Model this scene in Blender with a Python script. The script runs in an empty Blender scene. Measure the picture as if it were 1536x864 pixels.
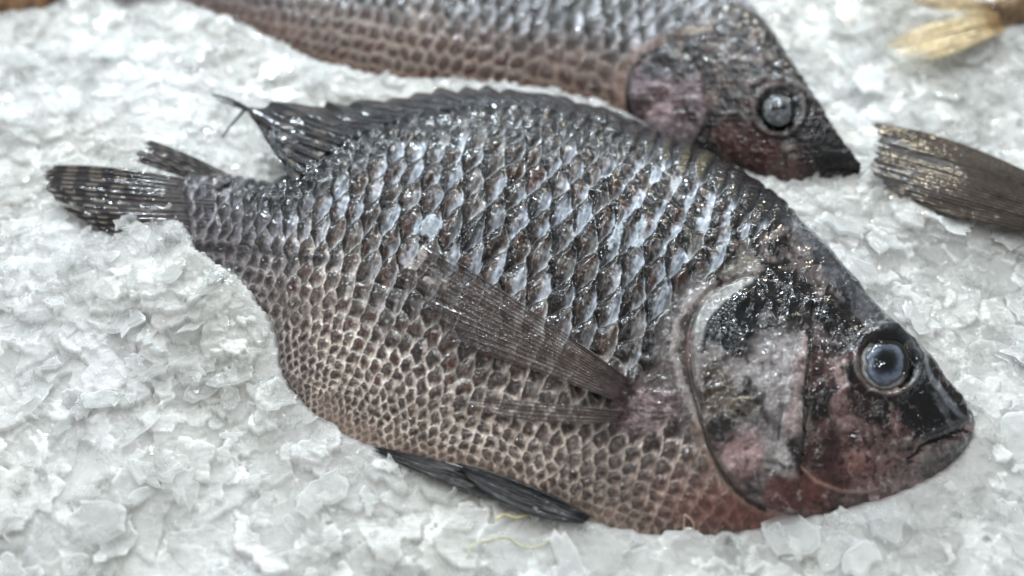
import bpy, math, random
import numpy as np

rng = np.random.default_rng(7)
random.seed(7)
scn = bpy.context.scene
COL = scn.collection

# ------------------------------------------------------------------ camera model
PITCH = math.radians(48.0)
DIST = 0.42
FPX = 1647.0                      # focal length in photo pixels (1536 wide)
CAM = np.array([0.0, -DIST * math.cos(PITCH), DIST * math.sin(PITCH)])
FWD = np.array([0.0, math.cos(PITCH), -math.sin(PITCH)])
UP = np.array([0.0, math.sin(PITCH), math.cos(PITCH)])
RIGHT = np.array([1.0, 0.0, 0.0])


def at(px, py, z):
    """point of the place at height z that stands at a traced outline point"""
    px = np.asarray(px, float); py = np.asarray(py, float); z = np.asarray(z, float)
    a = (px - 768.0) / FPX
    b = -(py - 432.0) / FPX
    d = FWD + a[..., None] * RIGHT + b[..., None] * UP
    t = (z - CAM[2]) / d[..., 2]
    return CAM + t[..., None] * d


def proj(P):
    q = P - CAM
    w = q @ FWD
    return 768.0 + FPX * (q @ RIGHT) / w, 432.0 - FPX * (q @ UP) / w


# ------------------------------------------------------------------ numpy helpers
def sm(a, b, x):
    t = np.clip((x - a) / (b - a), 0.0, 1.0)
    return t * t * (3 - 2 * t)


def lin(c):
    c = np.asarray(c, np.float32) / 255.0
    return np.where(c <= 0.04045, c / 12.92, ((np.clip(c, 0, 2) + 0.055) / 1.055) ** 2.4)


_tables = {}


def vnoise(x, y, seed=0):
    if seed not in _tables:
        _tables[seed] = np.random.default_rng(1000 + seed).random((256, 256)).astype(np.float32)
    T = _tables[seed]
    xi = np.floor(x).astype(np.int32); yi = np.floor(y).astype(np.int32)
    fx = (x - xi).astype(np.float32); fy = (y - yi).astype(np.float32)
    fx = fx * fx * (3 - 2 * fx); fy = fy * fy * (3 - 2 * fy)
    x0 = xi & 255; x1 = (xi + 1) & 255; y0 = yi & 255; y1 = (yi + 1) & 255
    a = T[y0, x0] * (1 - fx) + T[y0, x1] * fx
    b = T[y1, x0] * (1 - fx) + T[y1, x1] * fx
    return a * (1 - fy) + b * fy


def fbm(x, y, seed=0, octv=4):
    s = 0.0; a = 0.5; n = 0.0
    for k in range(octv):
        s = s + a * vnoise(x + 17.3 * k, y - 9.1 * k, seed + k)
        n += a; a *= 0.5; x = x * 2.03; y = y * 2.03
    return s / n


def ridged(x, y, seed=0, octv=3):
    s = 0.0; a = 0.5; n = 0.0
    for k in range(octv):
        s = s + a * (1 - np.abs(2 * vnoise(x + 5.3 * k, y + 3.7 * k, seed + k) - 1))
        n += a; a *= 0.5; x = x * 2.1; y = y * 2.1
    return s / n


def spline(pts, n):
    """cubic curve through the points, n samples"""
    P = np.asarray(pts, float)
    k = len(P)
    T = np.empty_like(P)
    T[1:-1] = (P[2:] - P[:-2]) / 2
    T[0] = P[1] - P[0]; T[-1] = P[-1] - P[-2]
    t = np.linspace(0, k - 1, n)
    i = np.minimum(t.astype(int), k - 2)
    f = (t - i)[:, None]
    h00 = 2 * f ** 3 - 3 * f ** 2 + 1; h10 = f ** 3 - 2 * f ** 2 + f
    h01 = -2 * f ** 3 + 3 * f ** 2; h11 = f ** 3 - f ** 2
    return h00 * P[i] + h10 * T[i] + h01 * P[i + 1] + h11 * T[i + 1]


def line_dist(X, Y, pts):
    """distance to a polyline and the position 0..1 along it"""
    P = np.asarray(pts, np.float32)
    best = np.full(X.shape, 1e9, np.float32); along = np.zeros(X.shape, np.float32)
    n = len(P) - 1
    for i in range(n):
        ax, ay = P[i]; bx, by = P[i + 1]
        dx, dy = bx - ax, by - ay
        L = dx * dx + dy * dy + 1e-12
        t = np.clip(((X - ax) * dx + (Y - ay) * dy) / L, 0, 1)
        d = (X - ax - t * dx) ** 2 + (Y - ay - t * dy) ** 2
        m = d < best
        best = np.where(m, d, best); along = np.where(m, (i + t) / n, along)
    return np.sqrt(best), along


def poly_sd(X, Y, pts):
    """signed distance to a closed polygon, positive inside"""
    P = np.asarray(pts, np.float32)
    d, _ = line_dist(X, Y, np.vstack([P, P[:1]]))
    ins = np.zeros(X.shape, bool)
    j = len(P) - 1
    for i in range(len(P)):
        xi, yi = P[i]; xj, yj = P[j]
        if yi != yj:
            c = ((yi > Y) != (yj > Y)) & (X < (xj - xi) * (Y - yi) / (yj - yi) + xi)
            ins ^= c
        j = i
    return np.where(ins, d, -d)


def blob(X, Y, cx, cy, rx, ry, ang=0.0):
    c, s = math.cos(math.radians(ang)), math.sin(math.radians(ang))
    dx, dy = X - cx, Y - cy
    return np.exp(-(((dx * c + dy * s) / rx) ** 2 + ((-dx * s + dy * c) / ry) ** 2))


class Chart:
    """values kept over a fish's own flat chart"""
    def __init__(s, x0, y0, x1, y1):
        s.x0, s.y0 = x0, y0
        s.w, s.h = int(x1 - x0), int(y1 - y0)
        s.X, s.Y = np.meshgrid(np.arange(s.w, dtype=np.float32) + x0, np.arange(s.h, dtype=np.float32) + y0)

    def take(s, A, x, y):
        fx = np.clip(x - s.x0, 0, s.w - 1.001); fy = np.clip(y - s.y0, 0, s.h - 1.001)
        i = fx.astype(int); j = fy.astype(int); fx = fx - i; fy = fy - j
        if A.ndim == 3:
            fx = fx[..., None]; fy = fy[..., None]
        return (A[j, i] * (1 - fx) + A[j, i + 1] * fx) * (1 - fy) + (A[j + 1, i] * (1 - fx) + A[j + 1, i + 1] * fx) * fy


def mix(C, col, m):
    return C + (np.asarray(col, np.float32) - C) * np.asarray(m)[..., None]


# ------------------------------------------------------------------ mesh helpers
def link(name, verts, faces, mat, parent=None, smooth=True, attrs=None):
    """one mesh object; faces an (n,4) or (n,3) int array or list of lists"""
    me = bpy.data.meshes.new(name)
    verts = np.asarray(verts, np.float32)
    if isinstance(faces, np.ndarray):
        n, k = faces.shape
        me.vertices.add(len(verts)); me.vertices.foreach_set('co', verts.ravel())
        me.loops.add(n * k); me.loops.foreach_set('vertex_index', faces.astype(np.int32).ravel())
        me.polygons.add(n)
        me.polygons.foreach_set('loop_start', np.arange(0, n * k, k, dtype=np.int32))
        me.update(calc_edges=True)
    else:
        me.from_pydata(verts.tolist(), [], faces)
        me.update()
    me.polygons.foreach_set('use_smooth', np.full(len(me.polygons), bool(smooth)))
    for an, arr in (attrs or {}).items():
        arr = np.asarray(arr, np.float32)
        if arr.ndim == 2:
            a = me.attributes.new(an, 'FLOAT_COLOR', 'POINT')
            rgba = np.ones((len(verts), 4), np.float32); rgba[:, :3] = arr[:, :3]
            a.data.foreach_set('color', rgba.ravel())
        else:
            a = me.attributes.new(an, 'FLOAT', 'POINT')
            a.data.foreach_set('value', arr.ravel())
    me.validate()
    me.update()
    if mat:
        me.materials.append(mat)
    o = bpy.data.objects.new(name, me)
    COL.objects.link(o)
    if parent is not None:
        o.parent = parent
        o.matrix_parent_inverse = parent.matrix_world.inverted()
    return o


def thing(name, label, cat, loc, group=None):
    o = bpy.data.objects.new(name, None)
    o.empty_display_size = 0.02
    COL.objects.link(o)
    o.location = loc
    bpy.context.view_layer.update()
    tag(o, label, cat, group)
    return o


def tag(o, label, cat, group=None):
    o['label'] = label; o['category'] = cat
    if group:
        o['group'] = group


def grid_faces(n, m, off=0):
    i, j = np.meshgrid(np.arange(n - 1), np.arange(m - 1), indexing='ij')
    a = i * m + j
    return np.stack([a, a + m, a + m + 1, a + 1], -1).reshape(-1, 4) + off


# ------------------------------------------------------------------ materials
def nodes(name):
    m = bpy.data.materials.new(name); m.use_nodes = True
    nt = m.node_tree
    return m, nt, nt.nodes['Principled BSDF'], nt.nodes['Material Output']


def node(nt, typ, **kw):
    n = nt.nodes.new(typ)
    for k, v in kw.items():
        setattr(n, k, v)
    return n


def ramp(nt, src, p0, p1, c0, c1):
    r = node(nt, 'ShaderNodeMapRange')
    r.inputs[1].default_value = p0; r.inputs[2].default_value = p1
    r.inputs[3].default_value = c0; r.inputs[4].default_value = c1
    nt.links.new(src, r.inputs[0])
    return r.outputs[0]


def skin_material(name, bump=0.35, scale=1.0, coat=0.5, alpha=False, spec=0.04, wet=0.5):
    m, nt, b, out = nodes(name)
    L = nt.links.new
    tc = node(nt, 'ShaderNodeTexCoord')
    ac = node(nt, 'ShaderNodeAttribute'); ac.attribute_name = 'col'
    ar = node(nt, 'ShaderNodeAttribute'); ar.attribute_name = 'rgh'
    n1 = node(nt, 'ShaderNodeTexNoise'); n1.inputs['Scale'].default_value = 420 * scale; n1.inputs['Detail'].default_value = 5
    n2 = node(nt, 'ShaderNodeTexNoise'); n2.inputs['Scale'].default_value = 1300 * scale; n2.inputs['Detail'].default_value = 3
    for n in (n1, n2):
        L(tc.outputs['Object'], n.inputs['Vector'])
    hs = node(nt, 'ShaderNodeHueSaturation')
    L(ac.outputs['Color'], hs.inputs['Color'])
    L(ramp(nt, n1.outputs[0], 0.3, 0.7, 0.72, 1.28), hs.inputs['Value'])
    L(hs.outputs[0], b.inputs['Base Color'])
    add = node(nt, 'ShaderNodeMath', operation='ADD')
    L(ar.outputs['Fac'], add.inputs[0]); L(ramp(nt, n2.outputs[0], 0.3, 0.7, -0.1, 0.12), add.inputs[1])
    L(add.outputs[0], b.inputs['Roughness'])
    b.inputs['Specular IOR Level'].default_value = spec
    b.inputs['Coat Weight'].default_value = coat
    b.inputs['Coat Roughness'].default_value = 0.065
    b.inputs['Coat IOR'].default_value = 1.45
    bp = node(nt, 'ShaderNodeBump'); bp.inputs['Strength'].default_value = bump; bp.inputs['Distance'].default_value = 0.0009
    mx = node(nt, 'ShaderNodeMath', operation='ADD')
    L(n1.outputs[0], mx.inputs[0])
    mm = node(nt, 'ShaderNodeMath', operation='MULTIPLY'); mm.inputs[1].default_value = 0.45
    L(n2.outputs[0], mm.inputs[0]); L(mm.outputs[0], mx.inputs[1])
    L(mx.outputs[0], bp.inputs['Height'])
    L(bp.outputs[0], b.inputs['Normal'])
    n4 = node(nt, 'ShaderNodeTexNoise'); n4.inputs['Scale'].default_value = 430 * scale; n4.inputs['Detail'].default_value = 0.8
    L(tc.outputs['Object'], n4.inputs['Vector'])
    bc = node(nt, 'ShaderNodeBump')
    ab = node(nt, 'ShaderNodeAttribute'); ab.attribute_name = 'wet'
    L(ramp(nt, ab.outputs['Fac'], 0, 1, wet * .12, wet), bc.inputs['Strength']); L(ramp(nt, ab.outputs['Fac'], 0, 1, bump * .3, bump), bp.inputs['Strength'])
    bc.inputs['Distance'].default_value = 0.0012
    L(n4.outputs[0], bc.inputs['Height']); L(bc.outputs[0], b.inputs['Coat Normal'])
    if alpha:
        aa = node(nt, 'ShaderNodeAttribute'); aa.attribute_name = 'alp'
        L(aa.outputs['Fac'], b.inputs['Alpha'])
    return m


def ice_material(name, sss=True, trans=0.0, rough=0.22, col=(0.89, 0.90, 0.885), bump=0.5, alpha=1.0, rim=False, clear=0.0):
    m, nt, b, out = nodes(name)
    L = nt.links.new
    tc = node(nt, 'ShaderNodeTexCoord')
    n1 = node(nt, 'ShaderNodeTexNoise'); n1.inputs['Scale'].default_value = 260; n1.inputs['Detail'].default_value = 2
    n1.inputs['Roughness'].default_value = 0.6
    n2 = node(nt, 'ShaderNodeTexVoronoi'); n2.inputs['Scale'].default_value = 520
    n3 = node(nt, 'ShaderNodeTexNoise'); n3.inputs['Scale'].default_value = 14; n3.inputs['Detail'].default_value = 3
    for n in (n1, n2, n3):
        L(tc.outputs['Object'], n.inputs['Vector'])
    cr_ = node(nt, 'ShaderNodeValToRGB')
    e = cr_.color_ramp.elements
    e[0].position = 0.3; e[0].color = (col[0] * 0.84, col[1] * 0.83, col[2] * 0.80, 1)
    e[1].position = 0.68; e[1].color = (col[0], col[1], col[2], 1)
    L(n3.outputs[0], cr_.inputs[0])
    if clear:
        at2 = node(nt, 'ShaderNodeAttribute'); at2.attribute_name = 'tone'
        L(ramp(nt, at2.outputs['Fac'], .1, .95, 1 - clear, 1.0), b.inputs['Alpha'])
    if sss:
        at_ = node(nt, 'ShaderNodeAttribute'); at_.attribute_name = 'tone'
        hs = node(nt, 'ShaderNodeHueSaturation')
        L(cr_.outputs[0], hs.inputs['Color']); L(ramp(nt, at_.outputs['Fac'], 0, 1.1, .86, 1.12), hs.inputs['Value'])
        L(hs.outputs[0], b.inputs['Base Color'])
        nc = node(nt, 'ShaderNodeTexNoise'); nc.inputs['Scale'].default_value = 460; nc.inputs['Detail'].default_value = .8
        L(tc.outputs['Object'], nc.inputs['Vector'])
        bc = node(nt, 'ShaderNodeBump'); bc.inputs['Strength'].default_value = .75; bc.inputs['Distance'].default_value = .0012
        L(nc.outputs[0], bc.inputs['Height']); L(bc.outputs[0], b.inputs['Coat Normal'])
        b.inputs['Coat Weight'].default_value = 1.0; b.inputs['Coat Roughness'].default_value = .06; b.inputs['Coat IOR'].default_value = 1.42
        L(ramp(nt, at_.outputs['Fac'], 0, 1,   .0055, .0018), b.inputs['Subsurface Scale'])
    else:
        L(cr_.outputs[0], b.inputs['Base Color'])
    L(ramp(nt, n1.outputs[0], 0.35, 0.65, rough * 0.5, rough * 1.7), b.inputs['Roughness'])
    b.inputs['IOR'].default_value = 1.31
    b.inputs['Specular IOR Level'].default_value = .3 if sss else 1.0
    if sss:
        b.inputs['Subsurface Weight'].default_value = 1.0
        b.inputs['Subsurface Radius'].default_value = (0.9, 1.0, 1.05)
        b.inputs['Subsurface Scale'].default_value = 0.0035
    b.inputs['Transmission Weight'].default_value = trans
    if alpha < 1:
        # thin pieces: clearer face on, whiter at their edges
        lw = node(nt, 'ShaderNodeLayerWeight'); lw.inputs[0].default_value = .35
        if rim:
            ap = node(nt, 'ShaderNodeAttribute'); ap.attribute_name = 'alp'
            mp = node(nt, 'ShaderNodeMath', operation='MULTIPLY')
            L(ramp(nt, lw.outputs['Facing'], .0, .8, .8, 1.5), mp.inputs[0]); L(ap.outputs['Fac'], mp.inputs[1]); mp.use_clamp = True
            L(mp.outputs[0], b.inputs['Alpha'])
        else:
            L(ramp(nt, lw.outputs['Facing'], .0, .8, alpha * .7, min(1, alpha * 1.7)), b.inputs['Alpha'])
    bp = node(nt, 'ShaderNodeBump'); bp.inputs['Strength'].default_value = bump; bp.inputs['Distance'].default_value = 0.0012
    mx = node(nt, 'ShaderNodeMath', operation='ADD')
    mm = node(nt, 'ShaderNodeMath', operation='MULTIPLY'); mm.inputs[1].default_value = 0.35
    L(n2.outputs['Distance'], mm.inputs[0]); L(n1.outputs[0], mx.inputs[0]); L(mm.outputs[0], mx.inputs[1])
    L(mx.outputs[0], bp.inputs['Height']); L(bp.outputs[0], b.inputs['Normal'])
    return m


def plain(name, col, rough=0.3, spec=0.5, trans=0.0):
    m, nt, b, out = nodes(name)
    n = node(nt, 'ShaderNodeTexNoise'); n.inputs['Scale'].default_value = 500
    tc = node(nt, 'ShaderNodeTexCoord'); nt.links.new(tc.outputs['Object'], n.inputs['Vector'])
    h = node(nt, 'ShaderNodeHueSaturation'); h.inputs['Color'].default_value = (*lin(col), 1)
    nt.links.new(ramp(nt, n.outputs[0], 0.3, 0.7, 0.75, 1.2), h.inputs['Value'])
    nt.links.new(h.outputs[0], b.inputs['Base Color'])
    b.inputs['Roughness'].default_value = rough; b.inputs['Specular IOR Level'].default_value = spec
    b.inputs['Transmission Weight'].default_value = trans
    return m


M_SKIN = skin_material('fish_skin', bump=0.3, coat=1.0, wet=.6)
M_GILL = skin_material('gill_skin', scale=.62, bump=0.22, coat=1.0, wet=.45)
M_FIN = skin_material('fin_skin', bump=0.25, coat=0.9, alpha=True, wet=.45)
M_EYE = skin_material('eye_jelly', bump=0.06, coat=1.0, spec=0.03, wet=.10)
M_DEEP = ice_material('packed_ice', rough=.12, bump=.5)
M_ICE = ice_material('wet_ice', rough=.12, bump=.6, clear=.62)
M_FLAKE = ice_material('flake_ice', sss=False, trans=0.0, rough=0.16, col=(0.93, 0.945, 0.94), bump=0.25, alpha=.42, rim=True)
M_CLEAR = ice_material('clear_ice', sss=False, trans=1.0, rough=0.07, col=(0.97, 0.98, 0.98), bump=0.2, alpha=.24, rim=False)


# ------------------------------------------------------------------ fish body
class Fish:
    pass


def build_body(V, D, zV, zD, H, N, M, edge_sag, name_seed):
    """V, D: traced belly and back outlines; returns base surface, its chart and normals"""
    f = Fish()
    k = len(V)
    st = np.linspace(0, k - 1, N)
    Vp = spline(V, N); Dp0 = spline(D, N)
    zv = np.interp(st, range(k), zV); zd = np.interp(st, range(k), zD); h = np.interp(st, range(k), H)
    t = np.linspace(-1, 1, M)
    s = 0.65 * np.sin(t * math.pi / 2) + 0.35 * t
    prof = (1 - np.abs(s) ** 2.3) ** 0.62
    prof = prof * (1 + 0.12 * s)          # thickest above the middle
    Dp = Dp0.copy()
    ax = Dp0 - Vp; Lx = np.linalg.norm(ax, axis=1); ax = ax / Lx[:, None]
    for it in range(4):
        A = at(Vp[:, 0], Vp[:, 1], zv); B = at(Dp[:, 0], Dp[:, 1], zd)
        w = (s[None, :, None] + 1) / 2
        P = A[:, None, :] * (1 - w) + B[:, None, :] * w
        P[..., 2] += h[:, None] * prof[None, :]
        cx, cy = proj(P)
        along = (cx - Vp[:, :1]) * ax[:, :1] + (cy - Vp[:, 1:]) * ax[:, 1:]
        over = along.max(1) - Lx
        over = np.convolve(np.pad(over, 20, mode='edge'), np.ones(41) / 41, 'valid')
        Dp = Dp - ax * over[:, None] * 0.9
    f.P = P; f.cx = cx; f.cy = cy; f.N = N; f.M = M; f.s = s
    gu = np.gradient(P, axis=0); gv = np.gradient(P, axis=1)
    n = np.cross(gu, gv); n /= np.linalg.norm(n, axis=2, keepdims=True) + 1e-12
    if n[N // 2, M // 2, 2] < 0:
        n = -n
    f.n = n
    # lower half
    K = 26
    tl = np.linspace(1, -1, K + 2)[1:-1]
    pl = (1 - np.abs(tl) ** 2.3) ** 0.62
    w = (tl[None, :, None] + 1) / 2
    Q = A[:, None, :] * (1 - w) + B[:, None, :] * w
    Q[..., 2] -= np.maximum(h, 0.004)[:, None] * 0.8 * pl[None, :]
    f.Q = Q
    f.outline = np.vstack([P[:, 0, :2], P[::-1, -1, :2]])
    f.edgeV = P[:, 0]; f.edgeD = P[:, -1]
    # height over the chart
    x0, y0 = math.floor(cx.min()) - 4, math.floor(cy.min()) - 4
    x1, y1 = math.ceil(cx.max()) + 5, math.ceil(cy.max()) + 5
    f.ch = Chart(x0, y0, x1, y1)
    Z = np.full((f.ch.h, f.ch.w), np.nan)
    ii = np.clip(np.round(cy).astype(int) - y0, 0, f.ch.h - 1); jj = np.clip(np.round(cx).astype(int) - x0, 0, f.ch.w - 1)
    Z[ii.ravel(), jj.ravel()] = P[..., 2].ravel()
    for _ in range(60):                     # fill gaps outward
        bad = np.isnan(Z)
        if not bad.any():
            break
        Zp = np.pad(Z, 1, mode='edge')
        nb = np.stack([Zp[:-2, 1:-1], Zp[2:, 1:-1], Zp[1:-1, :-2], Zp[1:-1, 2:]])
        cnt = (~np.isnan(nb)).sum(0); sm_ = np.nansum(nb, 0)
        Z = np.where(bad & (cnt > 0), sm_ / np.maximum(cnt, 1), Z)
    Z = np.nan_to_num(Z, nan=0.004)
    f.Z = Z
    return f


def surf_z(f, x, y):
    return f.ch.take(f.Z, np.asarray(x, float), np.asarray(y, float))


def curve(c):
    c = np.clip(c, 0, 255) / 255
    l = c.mean(-1, keepdims=True)
    return 255 * np.clip((l + .92 * (c - l)) * np.clip(1 + 1.15 * (l - .40), .45, 1.25), 0, 1)


def finish_body(f, C, Hh, Rg, root, Wt=None, gain=1.0):
    ch = f.ch
    col = lin(curve(ch.take(C, f.cx, f.cy))) * gain
    hh = ch.take(Hh, f.cx, f.cy)
    edge = sm(0, 0.03, 1 - np.abs(f.s))[None, :]
    P = f.P + f.n * (hh * edge)[..., None]
    rg = ch.take(Rg, f.cx, f.cy)
    N, M = f.N, f.M; K = f.Q.shape[1]
    allP = np.concatenate([P, f.Q], 1); W = M + K
    lowc = np.broadcast_to(col[:, :1] * 0.8, (N, K, 3))
    allC = np.concatenate([col, lowc], 1)
    allR = np.concatenate([rg, np.full((N, K), 0.4)], 1)
    wt = np.ones(rg.shape) if Wt is None else ch.take(Wt, f.cx, f.cy)
    Ww = np.concatenate([wt, np.ones((N, K))], 1).ravel()
    i, j = np.meshgrid(np.arange(N - 1), np.arange(W), indexing='ij')
    a = i * W + j; b = i * W + (j + 1) % W
    F = np.stack([a, a + W, b + W, b], -1).reshape(-1, 4)
    V = allP.reshape(-1, 3); Cc = allC.reshape(-1, 3); Rr = allR.ravel()
    # end caps
    caps = []
    for r in (0, N - 1):
        c = len(V)
        V = np.vstack([V, allP[r].mean(0)[None]]); Cc = np.vstack([Cc, allC[r, M // 2][None]]); Rr = np.append(Rr, 0.4); Ww = np.append(Ww, 1.0)
        jj = np.arange(W)
        q = np.stack([r * W + jj, np.full(W, c), np.full(W, c), r * W + (jj + 1) % W], -1)
        caps.append((q[:, 0], q[:, 3], c))
    # caps as thin quads split on alternating rim verts
    for a0, b0, c in caps:
        h = len(a0) // 2 * 2
        F = np.vstack([F, np.stack([a0[0:h:2], a0[1:h:2], b0[1:h:2], np.full(h // 2, c)], -1)])
    o = link('body', V, F, M_SKIN, root, True, {'col': Cc, 'rgh': Rr, 'wet': Ww})
    f.Pd = P
    return o


def patch(f, sd, lift, C, Rg, root, name, mat, gain=1.0, keep=-3.0, dip=0.0006, Wt=None):
    """a plate lying on the body: part of its surface lifted off it"""
    sdv = f.ch.take(sd, f.cx, f.cy)
    L = f.ch.take(lift, f.cx, f.cy)
    P = f.Pd + f.n * (np.where(sdv > 0, L * sm(0, 7, sdv), 0) - dip * sm(2.5, -3, sdv) + 0.00005)[..., None]
    idx = grid_faces(f.N, f.M)
    v = sdv.ravel()
    F = idx[(v[idx] > keep).all(1)]
    used = np.unique(F)
    re = np.full(f.N * f.M, -1); re[used] = np.arange(len(used))
    col = lin(curve(f.ch.take(C, f.cx, f.cy))).reshape(-1, 3) * gain
    return link(name, P.reshape(-1, 3)[used], re[F], mat, root, True,
                {'col': col[used], 'rgh': f.ch.take(Rg, f.cx, f.cy).ravel()[used],
                 'wet': np.ones(len(used)) if Wt is None else f.ch.take(Wt, f.cx, f.cy).ravel()[used]})


# ------------------------------------------------------------------ scales
def scale_sites(axis, rows, xref, lean, gx, space, ofac, x0, x1, seed):
    """rows: offsets of scale rows from the axis; each row its own spacing; staggered"""
    r = np.random.default_rng(seed)
    xs = np.arange(x0, x1, 2.0)
    ay = np.interp(xs, *zip(*axis)); g = np.interp(xs, *zip(*gx)); sp = np.interp(xs, *zip(*space))
    S = []
    for j, (o, pitch) in enumerate(rows):
        fac = np.interp(o, *zip(*ofac))
        a = np.cumsum(2.0 / (sp * fac))
        xr = xref - math.tan(math.radians(lean)) * o
        a = a - np.interp(xr, xs, a) + 0.5 * (j % 2)
        for k in range(int(math.ceil(a[0])), int(a[-1]) + 1):
            x = np.interp(k, a, xs)
            y = np.interp(x, xs, ay) + o * np.interp(x, xs, g)
            sx = np.interp(x, xs, sp) * fac; sy = pitch * np.interp(x, xs, g) / np.interp(o, [-40, 120], [.60, .72])
            S.append((x + r.normal(0, 0.06) * sx, y + r.normal(0, 0.045) * sy, sx, sy, o))
    return np.array(S)


def scale_field(ch, S, lean):
    F1 = np.full((ch.h, ch.w), 9.0, np.float32); F2 = F1.copy()
    ID = np.zeros((ch.h, ch.w), np.int32); Q = np.zeros_like(F1); Pp = np.zeros_like(F1)
    c, s = math.cos(math.radians(lean)), math.sin(math.radians(lean))
    WX = ch.X + 9 * (fbm(ch.X / 15, ch.Y / 15, 33, 3) - .5); WY = ch.Y + 9 * (fbm(ch.X / 15, ch.Y / 15, 43, 3) - .5)
    for i, (x, y, sx, sy, o) in enumerate(S):
        R = 1.25 * max(sx, sy)
        a0 = max(0, int(x - R - ch.x0)); a1 = min(ch.w, int(x + R - ch.x0) + 1)
        b0 = max(0, int(y - R - ch.y0)); b1 = min(ch.h, int(y + R - ch.y0) + 1)
        if a1 <= a0 or b1 <= b0:
            continue
        dx = WX[b0:b1, a0:a1] - x; dy = WY[b0:b1, a0:a1] - y
        q = (dx * c + dy * s) / sx; p = (dx * s - dy * c) / sy
        # a scale reaches farther on its free (tail) side
        d = np.sqrt(q * q + p * p) + 0.10 * q
        f1 = F1[b0:b1, a0:a1]; f2 = F2[b0:b1, a0:a1]
        m = d < f1
        F2[b0:b1, a0:a1] = np.where(m, f1, np.minimum(f2, d))
        F1[b0:b1, a0:a1] = np.where(m, d, f1)
        ID[b0:b1, a0:a1] = np.where(m, i, ID[b0:b1, a0:a1])
        Q[b0:b1, a0:a1] = np.where(m, q, Q[b0:b1, a0:a1]); Pp[b0:b1, a0:a1] = np.where(m, p, Pp[b0:b1, a0:a1])
    return F1, np.clip(F2 - F1, 0, 1), ID, Q, Pp


def row_list(lo, hi, pitch):
    """offsets from lo to hi with pitch interpolated by offset"""
    o = lo; R = []
    while o < hi:
        p = np.interp(o, *zip(*pitch)); R.append((o, p)); o += p
    return R


# ================================================================== FISH IN FRONT
V1 = [(276, 338), (306, 402), (368, 442), (414, 505), (428, 575), (496, 642), (598, 688), (718, 716), (838, 772), (960, 803),
      (1080, 806), (1180, 786), (1262, 766), (1332, 748), (1396, 719), (1433, 691), (1452, 663), (1458, 646)]
D1 = [(286, 262), (350, 266), (425, 274), (472, 230), (542, 190), (640, 162), (730, 151), (820, 156), (910, 174), (1000, 203),
      (1085, 245), (1160, 297), (1225, 368), (1290, 447), (1355, 512), (1405, 570), (1441, 612), (1456, 632)]
ZV1 = [.012, .012, .0115, .010, .008, .005, .003, .001, .001, .001, .001, .001, .001, .002, .003, .004, .005, .006]
ZD1 = [.014, .013, .011, .009, .008, .008, .008, .008, .008, .008, .008, .008, .008, .008, .007, .007, .006, .006]
H1 = [.007, .010, .013, .017, .021, .024, .026, .027, .027, .027, .027, .026, .024, .021, .017, .012, .007, .003]
f1 = build_body(V1, D1, ZV1, ZD1, H1, 1250, 640, 8, 1)
ch = f1.ch; X, Y = ch.X, ch.Y

AX1 = [(200, 300), (290, 312), (500, 348), (700, 395), (900, 462), (1050, 530), (1200, 620), (1300, 690)]
PIT1 = [(-260, 20), (-200, 27), (-130, 38), (-60, 46), (0, 46), (70, 41), (120, 34), (190, 25), (270, 17), (340, 12)]
rows = row_list(-258, 380, PIT1)
S1 = scale_sites(AX1, rows, 740, 22, [(200, .50), (330, .6), (500, .82), (700, 1), (900, 1.04), (1200, 1.0)],
                 [(200, 15), (330, 18), (450, 22), (560, 27), (700, 33), (900, 36), (1060, 37), (1200, 26)],
                 [(-250, .7), (-150, .95), (-60, 1), (40, 1), (120, .82), (200, .64), (300, .44)], 230, 1250, 3)
F, E, ID, Qc, Pc = scale_field(ch, S1, 21)
rs = np.random.default_rng(11)
n = len(S1)
rv = rs.random((n, 6))[ID]
So = S1[:, 4][ID]; Sx = S1[:, 2][ID]; Sy = S1[:, 3][ID]
wx = X + 8 * (fbm(X / 30, Y / 30, 50) - .5); wy = Y + 8 * (fbm(X / 30, Y / 30, 60) - .5)
fine = fbm(X / 3.5, Y / 3.5, 70, 3); med = fbm(X / 14, Y / 14, 80); big = fbm(X / 90, Y / 90, 90)
streak = fbm((X * .93 + Y * .36) / 2.0, (Y * .93 - X * .36) / 11.0, 95, 3)
En = E + 0.25 * (fine - .5)

# upper flank: pigment plus painted shade tailward and painted bluish sheen headward per scale
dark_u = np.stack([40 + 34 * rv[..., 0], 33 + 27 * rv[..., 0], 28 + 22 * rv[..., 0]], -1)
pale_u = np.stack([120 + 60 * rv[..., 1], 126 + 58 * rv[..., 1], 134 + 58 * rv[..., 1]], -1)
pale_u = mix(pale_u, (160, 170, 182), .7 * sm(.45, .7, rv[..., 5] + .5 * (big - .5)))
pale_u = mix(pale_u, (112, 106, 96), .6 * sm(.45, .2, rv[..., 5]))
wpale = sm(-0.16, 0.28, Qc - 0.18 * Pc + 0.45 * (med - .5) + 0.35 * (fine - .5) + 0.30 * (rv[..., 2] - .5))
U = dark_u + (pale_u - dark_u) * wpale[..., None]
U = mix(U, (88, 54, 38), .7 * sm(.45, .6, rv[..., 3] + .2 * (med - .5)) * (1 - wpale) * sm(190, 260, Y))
U = mix(U, (10, 9, 10), .97 * sm(.30, .05, En) * sm(.30, -.15, Qc - .35 * Pc))  # shadow gap painted along the tail side of each scale border
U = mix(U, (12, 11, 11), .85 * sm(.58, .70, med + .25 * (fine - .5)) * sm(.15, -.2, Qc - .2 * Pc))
U = mix(U, (172, 178, 184), .55 * sm(.14, .02, En) * sm(-.1, .3, Qc - .2 * Pc))  # bright sheen rim painted along the head side of each scale
U *= (0.66 + .68 * streak)[..., None]
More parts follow.
